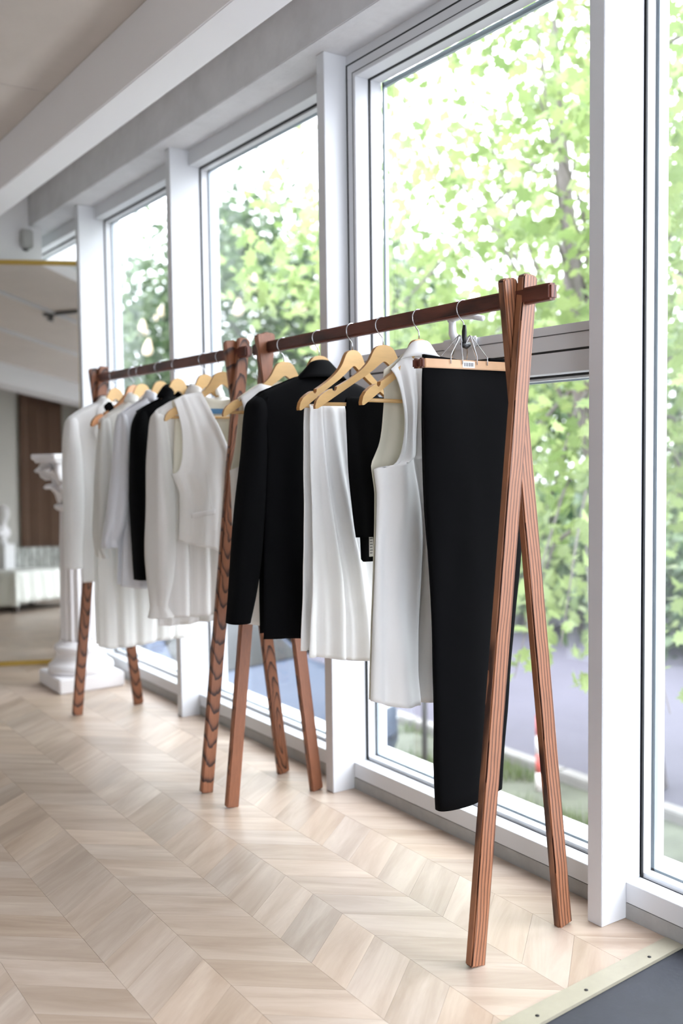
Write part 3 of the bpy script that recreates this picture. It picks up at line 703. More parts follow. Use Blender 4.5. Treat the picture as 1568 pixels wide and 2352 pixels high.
# --- black jacket, back view
def jacket(name, h, label, near_sl, body_L, top, hem, m, cuff_clip=.262, group=None, collar_rings=None, c0=165, c1=375, view='back', th=.055, seed=1., far_sl=None, mc=None):
    t = garment(name, h, label, 'jacket', group)
    d = bulge(th, abs(body_L[-1][0])+.02, top, .10); df = bulge(th*.8, abs(body_L[-1][0])+.02, top, .10)
    Lf = body_L; Rr = mirror(body_L, cuff_clip)
    sheet('back_panel' if view == 'back' else 'front_panel', coons(Lf, Rr, hem, top, 50, 60), m, t, d, -1, (.003, 2.5, 0), seed, lowfreq=.010)
    nr = lambda P: [(u*(.84 if z < 1.25 else .84+.16*min(1, (z-1.25)/.08)), z) for u, z in P]
    sheet('front_panel' if view == 'back' else 'back_panel', coons(nr(Lf), nr(Rr), nr(hem), top, 36, 40), mc or m, t, df, 1, (.003, 2.5, 0), seed+2, lowfreq=.008)
    sleeve('sleeve', near_sl, m, t, n=26, seed=seed, fold=.0025, nfold=2)
    sl2 = far_sl or [(z, min(-uo, cuff_clip), min(-ui, cuff_clip-.085), vc, hd) for z, uo, ui, vc, hd in near_sl]
    sleeve('sleeve', sl2, m, t, n=26, seed=seed+3, fold=.0025, nfold=2)
    if collar_rings: collar('collar', collar_rings, m, t, c0, c1)
    return t, d
topj = [(-.240, 1.356), (-.207, 1.381), (-.14, 1.407), (-.088, 1.428), (0, 1.445), (.088, 1.428), (.14, 1.407), (.207, 1.381), (.240, 1.356)]
j1, dj = jacket('black_jacket', 'j1', 'black tailored jacket seen from behind, on the near rack beside the white drape',
    [(1.366, -.226, -.205, 0, .018), (1.345, -.250, -.200, -.002, .040), (1.30, -.260, -.195, -.004, .050), (1.20, -.275, -.200, -.008, .052), (1.06, -.300, -.213, -.012, .050), (.89, -.324, -.232, -.016, .046), (.79, -.336, -.250, -.018, .044), (.700, -.347, -.274, -.020, .040)],
    [(-.238, .645), (-.234, .872), (-.226, 1.05), (-.218, 1.20), (-.226, 1.31), (-.240, 1.356)], topj,
    [(-.238, .645), (-.15, .641), (-.07, .634), (.08, .634), (.15, .641), (.238, .645)], M['blackf'],
    collar_rings=[(1.428, 1.405, .092, .052, -.004), (1.438, 1.412, .084, .047, -.002), (1.460, 1.43, .062, .036, 0), (1.476, 1.445, .045, .027, 0), (1.4815, 1.45, .040, .023, 0), (1.476, 1.44, .042, .021, 0), (1.45, 1.42, .056, .026, 0)], th=.062, seed=1.3)
seam(j1, [(-.205, 1.365), (-.214, 1.30), (-.219, 1.2), (-.223, 1.05), (-.221, .87)], lambda u, z: .035, -1, M['blackf'], .0022, 'armhole_seam')
seam(j1, [(0, 1.43), (.002, 1.2), (0, .9), (-.002, .645)], dj, -1, M['blackf'], .0015, 'centre_seam', .004)

# --- second long white vest
v = garment('long_white_vest', 'v2', 'long sleeveless white vest at the far end of the near rack', 'vest', 'long white vests')
Ln = [(-.178, .650), (-.186, .8), (-.196, .976), (-.199, 1.10), (-.201, 1.145)]
arm_near = smooth_line([(-.201, 1.147), (-.175, 1.155), (-.162, 1.184), (-.151, 1.242), (-.153, 1.312), (-.163, 1.377)], 2)
arm_far = smooth_line([(-.201, 1.147), (-.190, 1.18), (-.178, 1.23), (-.168, 1.30), (-.161, 1.377)], 2)
T_ = [(-.161, 1.377), (-.094, 1.421), (-.055, 1.414), (0, 1.404), (.055, 1.414), (.094, 1.421), (.161, 1.377)]
B_ = [(-.178, .650), (-.088, .634), (0, .628), (.088, .634), (.178, .650)]
dp = bulge(.026, Ln, T_, .12)
sheet('front_panel', coons(Ln[:-1]+arm_near, mirror(Ln[:-1]+arm_near), B_, T_, 40, 56), M['whitef'], v, dp, -1, (.011, 3.2, 0), 7.7)
T2 = [(-.161, 1.377), (-.094, 1.421), (-.05, 1.430), (0, 1.432), (.05, 1.430), (.094, 1.421), (.161, 1.377)]
sheet('back_panel', coons(sq(Ln[:-1]+arm_far), mirror(sq(Ln[:-1]+arm_far)), sq(B_), T2, 30, 50), M['creamf'], v, bulge(.006, Ln, T2, .12), 1, (.006, 3, 0), 8.1)

# --- short white waistcoat with V neck
v = garment('white_waistcoat', 'v7', 'short white V-neck waistcoat with a welt pocket, on the far rack nearest the viewer', 'waistcoat')
Ln = [(-.181, .884), (-.174, .981), (-.172, 1.06), (-.184, 1.09), (-.199, 1.125)]
arm_near = smooth_line([(-.200, 1.127), (-.181, 1.134), (-.170, 1.17), (-.166, 1.204), (-.165, 1.279), (-.172, 1.329), (-.187, 1.389)], 2)
arm_far = smooth_line([(-.200, 1.127), (-.196, 1.16), (-.192, 1.22), (-.188, 1.30), (-.187, 1.389)], 2)
Ts = [(-.187, 1.389), (-.148, 1.410), (-.086, 1.421)]
TT = [(-.187, 1.389), (-.148, 1.410), (-.086, 1.421), (.086, 1.421), (.148, 1.410), (.187, 1.389)]
dw = bulge(.028, Ln, TT, .12)
Bl = [(-.181, .884), (-.12, .868), (-.055, .850), (.004, .826)]
Rv = [(.004, .826), (.012, .95), (.014, 1.10), (.010, 1.20), (-.012, 1.255), (-.045, 1.328), (-.086, 1.421)]
sheet('left_front', coons(Ln[:-1]+arm_near, Rv, Bl, Ts, 44, 60), M['whitef'], v, dw, -1, (.006, 1.6, 0), 9.3, thick=.003)
sheet('right_front', coons([(-.004, .826), (-.012, .95), (-.012, 1.10), (-.008, 1.20), (.012, 1.255), (.045, 1.328), (.086, 1.421)], mirror(Ln[:-1]+arm_near), [(-.004, .826), (.055, .850), (.12, .868), (.181, .884)], [(.086, 1.421), (.148, 1.410), (.187, 1.389)], 36, 50), M['whitef'], v, dw, -1, (.003, 1.6, 0), 9.9, thick=.003, dy=.003)
Tb = [(-.187, 1.389), (-.148, 1.410), (-.086, 1.421), (-.05, 1.401), (0, 1.392), (.05, 1.401), (.086, 1.421), (.148, 1.410), (.187, 1.389)]
db = bulge(.008, Ln, Tb, .12)
sheet('back_panel', coons(sq(Ln[:-1]+arm_far), mirror(sq(Ln[:-1]+arm_far)), sq([(-.181, .89), (0, .875), (.181, .89)]), Tb, 36, 40), M['creamf'], v, db, 1, (.003, 2, 0), 10.2)
lab(box('neck_label', (-.058, .006, .010, .0115, 1.343, 1.362), M['labelblue'], v), 'blue woven neck label')
Gp = coons([(-.142, .968), (-.143, .985)], [(-.052, .978), (-.052, .998)], [(-.142, .968), (-.052, .978)], [(-.143, .985), (-.052, .998)], 12, 3)
sheet('welt_pocket', Gp, M['whitef'], v, lambda u, z: dw(u, z)+.006, -1, (.001, 1, 0), 9.3, thick=.003, lowfreq=0)
seam(v, [(-.084, 1.13), (-.075, 1.06), (-.066, 1.0)], dw, -1, M['whitef'], .0012, 'dart', .005)
for k_ in range(3): 
    vs, fs = lathe_vf([(.0065, 0), (.0065, .002), (.004, .003)], 14); o = from_vf('button', vs, fs, M['creamf'], v, True); o.location = (.004, -.053, 1.12-.09*k_); o.rotation_euler = (R_(90), 0, 0)

# --- shirts, tunic, jackets of the far rack
def shirt(name, h, label, cat, body_L, top, hem, sl, m, rings, seed, folds=(.006, 4, 0), th=.045, back_drop=0, far_top=None, mc=None, clipu=.262, sheer_fold=.005):
    t = garment(name, h, label, cat)
    hw = max(abs(p[0]) for p in body_L)+.012
    d = bulge(th, hw, top, .10); Rr = mirror(body_L)
    sheet('front_panel', coons(body_L, Rr, hem, top, 56, 60), m, t, d, -1, folds, seed, lowfreq=.012)
    L2 = [(u*(.95 if z < 1.25 else .95+.05*min(1, (z-1.25)/.08)), z) for u, z in [(body_L[0][0], body_L[0][1]-back_drop)]+body_L[1:]]
    sheet('back_panel', coons(L2, mirror(L2), [(u*.95, z-back_drop) for u, z in hem], far_top or top, 46, 46), m, t, bulge(th*.85, hw, far_top or top, .10), 1, folds, seed+2.5, lowfreq=.010)
    sleeve('sleeve', sl, m, t, n=28, seed=seed, fold=sheer_fold, nz=46, nfold=4)
    sleeve('sleeve', [(z, min(-uo, clipu), min(-ui, clipu-.07), vc, hd) for z, uo, ui, vc, hd in sl], m, t, n=24, seed=seed+2, fold=sheer_fold, nz=36, nfold=4)
    if rings: collar('collar', rings, m, t, -10, 190) if False else collar('collar', rings, mc or m, t, -60, 240)
    return t, d
ring_shirt = [(1.425, 1.40, .080, .050, 0), (1.440, 1.415, .074, .046, 0), (1.458, 1.435, .062, .040, 0), (1.462, 1.438, .058, .038, 0), (1.450, 1.43, .056, .036, 0), (1.43, 1.415, .062, .038, 0)]
top6 = [(-.216, 1.334), (-.188, 1.363), (-.135, 1.393), (-.07, 1.415), (0, 1.405), (.07, 1.415), (.135, 1.393), (.188, 1.363), (.216, 1.334)]; top6 = [(u, z+.007) for u, z in top6]
b6, d6 = shirt('white_crepe_blouse', 'b6', 'loose white crepe blouse with gathered cuffs behind the short waistcoat', 'blouse',
    [(-.205, .600), (-.196, .80), (-.190, 1.0), (-.192, 1.2), (-.205, 1.30), (-.216, 1.334)], top6,
    [(-.205, .604), (-.09, .596), (0, .598), (.1, .598), (.205, .604)],
    [(1.352, -.204, -.185, -.0, .012), (1.33, -.218, -.175, -.006, .034), (1.27, -.226, -.172, -.012, .05), (1.17, -.236, -.165, -.018, .055), (1.03, -.245, -.160, -.022, .058), (.87, -.252, -.160, -.022, .060), (.74, -.249, -.168, -.022, .056), (.665, -.243, -.180, -.022, .038), (.635, -.242, -.178, -.022, .034), (.600, -.250, -.158, -.022, .050)],
    M['blouse'], ring_shirt, 11.1, (.010, 5, 0), .05, back_drop=.045)
seam(b6, [(-.03, 1.40), (-.045, 1.2), (-.05, .9), (-.05, .603)], d6, -1, M['blouse'], .002, 'placket', .004)
def j5_rings(): return [(1.425, 1.40, .088, .058, 0), (1.440, 1.41, .082, .054, 0), (1.468, 1.43, .062, .044, 0), (1.476, 1.44, .052, .038, 0), (1.462, 1.43, .052, .034, 0), (1.43, 1.41, .064, .040, 0)]
top5 = [(-.170, 1.367), (-.11, 1.400), (-.06, 1.425), (0, 1.42), (.06, 1.425), (.11, 1.400), (.170, 1.367)]; top5 = [(u, z+.007) for u, z in top5]
j5, d5 = jacket('black_jacket', 'j5', 'black jacket with a stand collar on the far rack, between satin shirt and white blouse',
    [(1.372, -.158, -.135, 0, .015), (1.355, -.176, -.130, -.002, .035), (1.30, -.199, -.128, -.006, .046), (1.19, -.211, -.128, -.010, .050), (1.05, -.219, -.130, -.014, .048), (.93, -.217, -.135, -.016, .045), (.78, -.210, -.140, -.018, .042), (.713, -.206, -.140, -.018, .040)],
    [(-.150, .66), (-.146, .9), (-.148, 1.15), (-.158, 1.32), (-.170, 1.367)], top5, [(-.150, .66), (0, .65), (.150, .66)], M['blackf'],
    collar_rings=j5_rings(), c0=-55, c1=235, view='front', seed=2.2)
top4 = [(-.181, 1.357), (-.13, 1.392), (-.073, 1.425), (0, 1.41), (.073, 1.425), (.13, 1.392), (.181, 1.357)]; top4 = [(u, z+.007) for u, z in top4]
s4, d4 = shirt('satin_shirt', 's4', 'pale bluish satin shirt left of the black jacket on the far rack', 'shirt',
    [(-.205, .674), (-.198, .764), (-.190, .92), (-.178, 1.15), (-.178, 1.30), (-.181, 1.357)], top4,
    [(-.205, .674), (-.15, .662), (-.085, .655), (0, .655), (.1, .66), (.205, .674)],
    [(1.367, -.170, -.150, 0, .012), (1.345, -.188, -.150, -.004, .032), (1.28, -.203, -.146, -.010, .046), (1.14, -.221, -.150, -.018, .052), (1.016, -.245, -.162, -.026, .054), (.92, -.262, -.185, -.03, .050), (.862, -.274, -.212, -.032, .034), (.832, -.272, -.218, -.032, .040)],
    M['satin'], ring_shirt, 13.7, (.004, 3, 0), .045)
top3 = [(-.185, 1.344), (-.14, 1.375), (-.06, 1.425), (0, 1.41), (.06, 1.425), (.14, 1.375), (.185, 1.344)]; top3 = [(u, z+.007) for u, z in top3]
t3, d3 = shirt('sheer_tunic', 't3', 'long sheer pleated white tunic reaching lowest on the far rack', 'tunic',
    [(-.232, .404), (-.231, .60), (-.225, .78), (-.205, 1.0), (-.190, 1.2), (-.185, 1.344)], top3,
    [(-.232, .404), (-.185, .392), (-.06, .398), (.05, .41), (.15, .41), (.232, .415)],
    [(1.352, -.172, -.150, 0, .012), (1.33, -.189, -.150, -.006, .034), (1.19, -.206, -.150, -.014, .05), (1.01, -.222, -.152, -.02, .055), (.90, -.230, -.160, -.024, .050), (.845, -.230, -.168, -.026, .036), (.80, -.222, -.168, -.026, .040), (.772, -.212, -.172, -.026, .046)],
    M['sheer'], ring_shirt, 15.5, (.008, 6, 0), .05)
topw = [(-.215, 1.361), (-.17, 1.392), (-.115, 1.421), (-.069, 1.437), (0, 1.43), (.069, 1.437), (.115, 1.421), (.17, 1.392), (.215, 1.361)]; topw = [(u, z+.007) for u, z in topw]
w1, dw1 = jacket('white_jacket', 'w1', 'white tailored jacket at the far end of the far rack, beside the pedestal',
    [(1.368, -.204, -.182, 0, .016), (1.345, -.228, -.178, -.002, .038), (1.28, -.242, -.174, -.006, .048), (1.19, -.247, -.168, -.010, .052), (1.05, -.250, -.168, -.014, .052), (.90, -.251, -.174, -.016, .048), (.78, -.252, -.182, -.018, .044), (.704, -.253, -.184, -.018, .042)],
    [(-.192, .64), (-.188, .85), (-.190, 1.1), (-.200, 1.30), (-.215, 1.361)], topw, [(-.192, .64), (-.14, .642), (0, .63), (.14, .64), (.192, .64)], M['whitef'],
    collar_rings=[(1.418, 1.39, .098, .062, 0), (1.432, 1.405, .090, .058, 0), (1.455, 1.43, .070, .048, 0), (1.462, 1.435, .062, .042, 0), (1.45, 1.42, .060, .038, 0), (1.43, 1.41, .068, .042, 0)], c0=-55, c1=235, view='front', seed=4.4)
Gl = coons([(-.105, 1.20), (-.135, 1.30), (-.100, 1.41)], [(-.040, 1.08), (-.062, 1.25), (-.070, 1.435)], [(-.105, 1.20), (-.040, 1.08)], [(-.100, 1.41), (-.070, 1.435)], 10, 24)
sheet('lapel', Gl, M['whitef'], w1, lambda u, z: dw1(u, z)+.008, -1, (.0, 1, 0), 1, lowfreq=0, thick=.003)

# ---------------------------------------------------------------- pedestal
pd = empty('plaster_pedestal', (1.742, 5.045, 0)); tag(pd, 'white plaster Corinthian column pedestal standing between far rack and mirror', 'pedestal')
box('plinth', (-.171, .171, -.171, .171, 0, .075), M['plaster'], pd, bevel=.006)
lathe('base_moulding', [(.160, .075), (.165, .085), (.167, .10), (.163, .118), (.150, .128), (.138, .134), (.128, .150), (.124, .170), (.126, .180), (.133, .190), (.136, .202), (.133, .214), (.122, .222), (.112, .228), (.104, .240)], M['plaster'], pd, 48)
NF = 16
def flute(a): 
    q = (a*NF/(2*math.pi)) % 1; return 1-.10*max(0, math.sin(math.pi*(q-.12)/.76) if .12 < q < .88 else 0)
lathe('shaft', [(.104, .238), (.101, .26), (.098, .40), (.094, .60), (.088, .80), (.084, .915)], M['plaster'], pd, NF*8, flute)
lathe('astragal', [(.086, .912), (.100, .918), (.110, .928), (.112, .936), (.108, .944), (.092, .950)], M['plaster'], pd, 40)
cp = lathe('capital', [(.078, .948), (.078, .98), (.084, 1.05), (.098, 1.11), (.118, 1.15), (.13, 1.165)], M['plaster'], pd, 32)
lab(cp, 'bell of the capital with two rows of acanthus leaves')
def acanthus(r0, z0, h, w_, curl):
    V, F = [], []; n = 12
    for i in range(n+1):
        t = i/n; a = t*t*curl; r = r0+.016+.03*t+(.05+.08*curl)*max(0, t-.5)**1.2; z = z0+h*(t if t < .8 else .8+(t-.8)*math.cos((t-.8)*9))
        ww = w_*(.65+.5*math.sin(math.pi*min(1, t*1.1)))*(1 if t < .85 else .7)
        for j in range(7):
            s = (j-3)/3; lob = 1+.13*math.sin(t*26)*abs(s)
            V.append((r-.012*abs(s)**1.5+(.004 if j == 3 else 0), ww*s*lob*.5, z))
    for i in range(n):
        for j in range(6): p = i*7+j; F.append((p, p+1, p+8, p+7))
    return V, F
for k_ in range(8):
    vs, fs = acanthus(.078, .952, .100, .074, .3); o = from_vf('acanthus_leaf', vs, fs, M['plaster'], cp, True); o.rotation_euler = (0, 0, k_*math.pi/4)
    o.modifiers.new('thickness', 'SOLIDIFY').thickness = .014
for k_ in range(8):
    vs, fs = acanthus(.090, 1.02, .120, .084, 1); o = from_vf('acanthus_leaf', vs, fs, M['plaster'], cp, True); o.rotation_euler = (0, 0, (k_+.5)*math.pi/4)
    o.modifiers.new('thickness', 'SOLIDIFY').thickness = .014
for k_ in range(4):
    P = []; Rd = []
    for i in range(26):
        t = i/25; a = R_(90)+t*4.4*math.pi; r = .040*(1-t)+.006; P.append((.152+r*math.cos(a)*-1, 0, 1.118+r*math.sin(a))); Rd.append(.015*(1-.3*t))
    P = [(.10, 0, 1.03), (.118, 0, 1.09), (.135, 0, 1.14)]+P; Rd = [.012, .015, .016]+Rd
    o = tube('volute', P, Rd, M['plaster'], cp, 8); o.rotation_euler = (0, 0, math.pi/4+k_*math.pi/2)
def abacus():
    pts = []
    for k in range(4):
        for i in range(9):
            s = -1+2*i/8*.96+.04; a = k*math.pi/2; r = .150+.030*s*s; x, y = r, .172*s*(1-.0); pts.append((x*math.cos(a)-y*math.sin(a), x*math.sin(a)+y*math.cos(a)))
    n = len(pts); V = []; F = []
    for sc, z in ((.90, 1.160), (.93, 1.172), (.99, 1.180), (1.0, 1.186), (1.0, 1.203), (.985, 1.206)):
        V += [(x*sc, y*sc, z) for x, y in pts]
    for r in range(5):
        for j in range(n): F.append((r*n+j, r*n+(j+1) % n, (r+1)*n+(j+1) % n, (r+1)*n+j))
    F.append(tuple(range(n))[::-1]); F.append(tuple(5*n+j for j in range(n)))
    return from_vf('abacus', V, F, M['plaster'], pd)
abacus()

# ---------------------------------------------------------------- leaning mirror
mi = empty('standing_mirror', (0, 0, 0)); tag(mi, 'tall leaning mirror in a thin gold frame at the far end of the room', 'mirror')
hx = Vector((.909, -.416, 0)).normalized(); p0 = Vector((1.517, 5.765, 0)); pA = p0+hx*(-.155); Wm = .652
mi.location = pA; tl = R_(2.6)
ux = hx; un = Vector((hx.y, -hx.x, 0)); uz = Vector((0, 0, 1))*math.cos(tl)-un*math.sin(tl); un2 = ux.cross(uz)
mi.rotation_mode = 'QUATERNION'; mi.rotation_quaternion = Matrix((ux, -un2*-1 if False else uz.cross(ux), uz)).transposed().to_quaternion()
HM = 2.315
box('mirror_glass', (.012, Wm-.012, 0, .004, .018, HM-.018), M['mirror'], mi)
box('backing_board', (.004, Wm-.004, .006, .022, .006, HM-.006), M['darkwood'], mi)
for b in ((0, Wm, -.010, .024, 0, .026), (0, Wm, -.010, .024, HM-.026, HM), (0, .018, -.010, .024, .026, HM-.026), (Wm-.018, Wm, -.010, .024, .026, HM-.026)):
    box('frame_bar', b, M['gold'], mi, bevel=.003)

# ---------------------------------------------------------------- things seen in the mirror
cu = empty('brown_curtain', (-2.24, -.74, 0)); tag(cu, 'brown floor-length curtain seen reflected in the mirror', 'curtain')
V, F = [], []; n = 110
for j in range(13):
    z = .02+(2.69)*j/12
    for i in range(n+1):
        s = i/n; V.append(((.05)*math.sin(s*2*math.pi*9+.6*math.sin(s*17))*(1-.3*j/12)+.008*math.sin(s*40), -.46+.92*s, z))
for j in range(12):
    for i in range(n): p = j*(n+1)+i; F.append((p, p+1, p+n+2, p+n+1))
o = from_vf('curtain_cloth', V, F, M['curtain'], cu, True); o.modifiers.new('t', 'SOLIDIFY').thickness = .003
tube('curtain_rail', [(0, -.55, 2.715), (0, .55, 2.715)], .012, M['alu'], cu)
bd = empty('daybed', (-1.55, .95, 0)); tag(bd, 'low daybed under a white throw seen reflected in the mirror', 'bed')
box('mattress', (-.42, .42, -.95, .62, .12, .42), M['throw'], bd, bevel=.05)
for x in (-.36, .36):
    for y in (-.88, .55): box('leg', (x-.025, x+.025, y-.025, y+.025, 0, .12), M['darkwood'], bd)
box('bed_base', (-.40, .40, -.93, .60, .09, .12), M['darkwood'], bd)
V, F = [], []; nx, ny = 40, 60
for j in range(ny+1):
    for i in range(nx+1):
        a = -1+2*i/nx; b = -1+2*j/ny; x, y = a*.60, b*1.0; ex, ey = max(0, abs(x)-.425), max(0, abs(y)-.80)
        z = .435-min(.36, (ex+ey)*1.9)+.006*noise.noise(Vector((x*8, y*8, 0))); sg = lambda q: (1 if q > 0 else -1)
        xx = sg(x)*(min(abs(x), .43)+ex*.18+.012*math.sin(y*30)*(ex > 0)); yy = sg(y)*(min(abs(y), .80)+ey*.25+.012*math.sin(x*30)*(ey > 0))
        V.append((xx, yy-.165, z))
for j in range(ny):
    for i in range(nx): p = j*(nx+1)+i; F.append((p, p+1, p+nx+2, p+nx+1))
o = from_vf('throw', V, F, M['throw'], bd, True); o.modifiers.new('t', 'SOLIDIFY').thickness = .006; lab(o, 'white throw spread over the bed')
hb = empty('marbled_headboard', (-2.13, -.46, 0)); tag(hb, 'low grey marbled velvet headboard seen reflected behind the daybed', 'headboard')
for k_ in range(7): box('padded_panel', (-.03, .03, -.58+k_*.166, -.58+k_*.166+.160, .06, .69), M['marble'], hb, bevel=.012)
box('foot_rail', (-.025, .025, -.58, .58, 0, .06), M['darkwood'], hb)
# pale plaster bust on a slim stand
bs = empty('plaster_bust', (-2.17, .28, 0)); tag(bs, 'pale plaster bust on a tall stand seen reflected at the mirror edge', 'bust')
box('stand', (-.11, .11, -.11, .11, 0, .735), M['wall'], bs, bevel=.006)
lathe('socle', [(.07, .735), (.075, .75), (.05, .775), (.05, .80)], M['plaster'], bs, 24)
V, F = [], []; prof = [(.05, .79, .05), (.13, .83, .075), (.155, .87, .085), (.12, .915, .075), (.06, .945, .055), (.047, .97, .05), (.048, 1.0, .052), (.062, 1.03, .072), (.072, 1.07, .088), (.074, 1.11, .094), (.066, 1.155, .086), (.040, 1.19, .056), (.008, 1.205, .01)]
n = 24
for hw_, z, hd_ in prof:
    for j in range(n):
        a = 2*math.pi*j/n; nose = .022*math.exp(-((z-1.085)/.022)**2)*max(0, math.cos(a))**14+.008*math.exp(-((z-1.045)/.012)**2)*max(0, math.cos(a))**6-.008*math.exp(-((z-1.105)/.012)**2)*max(0, math.cos(abs(a if a < math.pi else a-2*math.pi)-.5))**20
        V.append(((hd_+nose)*math.cos(a)+(.012 if z > .96 else 0), hw_*math.sin(a), z))
for i in range(len(prof)-1):
    for j in range(n): F.append((i*n+j, i*n+(j+1) % n, (i+1)*n+(j+1) % n, (i+1)*n+j))
F.append(tuple((len(prof)-1)*n+j for j in range(n)))
o = from_vf('head_and_shoulders', V, F, M['plaster'], bs, True); o.modifiers.new('s', 'SUBSURF').render_levels = 1
# spotlight track on the ceiling
tk = empty('ceiling_spotlight', (.34, 3.06, ZC)); tag(tk, 'dark spotlight bar on the ceiling seen reflected in the mirror', 'spotlight')
box('track', (-.17, .17, -.015, .015, -.03, -.0), M['groove'], tk, bevel=.003)
tube('lamp_head', [(-.09, 0, -.03), (-.11, 0, -.075)], [.02, .032], M['groove'], tk, 14)

# ---------------------------------------------------------------- outside
GZ = -1.6
gr = struct(box('ground', (2.4, 60, -25, 70, GZ-.3, GZ), M['asphalt']), 'pale grey asphalt yard and road outside the windows', 'ground')
struct(box('pavement', (2.14, 4.3, -6, 12, GZ, GZ+.06), M['bounce_slab']), 'pale paved path along the foot of the building', 'pavement')  # unseen pale apron, added to bounce light onto soffit and beam undersides
struct(box('terrace', (2.14, 3.1, -3, 8, -.9, -.75), M['bounce_slab']), 'pale concrete terrace ledge right below the windows', 'terrace')  # made-up ledge out of view, throws skylight up at the ceiling
lw = struct(box('lawn', (4.75, 6.0, -6, 8.6, GZ, GZ+.05), M['soil']), 'strip of thin grass between building and road', 'lawn')
struct(box('far_lawn', (17, 60, -25, 70, GZ, GZ+.06), M['soil']), 'grass under the far trees', 'lawn')
kb = empty('road_kerb', (6.06, 0, 0)); tag(kb, 'grey stone kerb along the grass strip outside', 'kerb')
for k_ in range(15):
    y = -6+k_*.98; box('kerb_stone', (-.07, .07, y, y+.972, GZ, GZ+.13), M['kerb'], kb, bevel=.012)
V, F = [], []; rg = random.Random(5)
for k_ in range(9000):
    x = rg.uniform(4.8, 5.95); y = rg.uniform(3.2, 8.5)
    if noise.noise(Vector((x*1.3, y*1.3, 3))) < -.02: continue
    a = rg.random()*6.28; h_ = rg.uniform(.05, .16); w2 = .006; dx, dy = math.cos(a), math.sin(a); o_ = len(V)
    V += [(x-dy*w2, y+dx*w2, GZ+.05), (x+dy*w2, y-dx*w2, GZ+.05), (x+dx*h_*.4, y+dy*h_*.4, GZ+.05+h_)]; F.append((o_, o_+1, o_+2))
gs = from_vf('grass', V, F, M['grass']); gs['kind'] = 'stuff'; gs['label'] = 'thin tufts of grass on the strip outside'; gs['category'] = 'grass'
for (x, y), lb_ in (((5.70, 5.66), 'left red and white marker post by the kerb outside'), ((6.02, 5.28), 'right red and white marker post by the kerb outside')):
    p = empty('marker_post', (x, y, GZ)); tag(p, lb_, 'post', 'marker posts by the kerb')
    for k_ in range(4): lathe('post_band', [(.030, .05+k_*.15), (.030, .05+k_*.15+.15)], M['postred'] if k_ % 2 else M['postwhite'], p, 14)
    lathe('post_cap', [(.030, .65), (.024, .67), (.01, .675)], M['postred'], p, 14)
    lathe('post_foot', [(.05, .0), (.045, .05)], M['kerb'], p, 14)

po = empty('metal_pole', (5.26, 6.58, GZ+.05)); tag(po, 'thin dark metal pole standing in the grass strip outside, left of the black trousers', 'pole')
tube('pole', [(0, 0, 0), (0, 0, 1.3)], .024, M['groove'], po, 12); lathe('pole_foot', [(.06, 0), (.055, .03), (.03, .04)], M['groove'], po, 16); lathe('pole_cap', [(.024, 1.3), (.028, 1.305), (.012, 1.325)], M['groove'], po, 12)

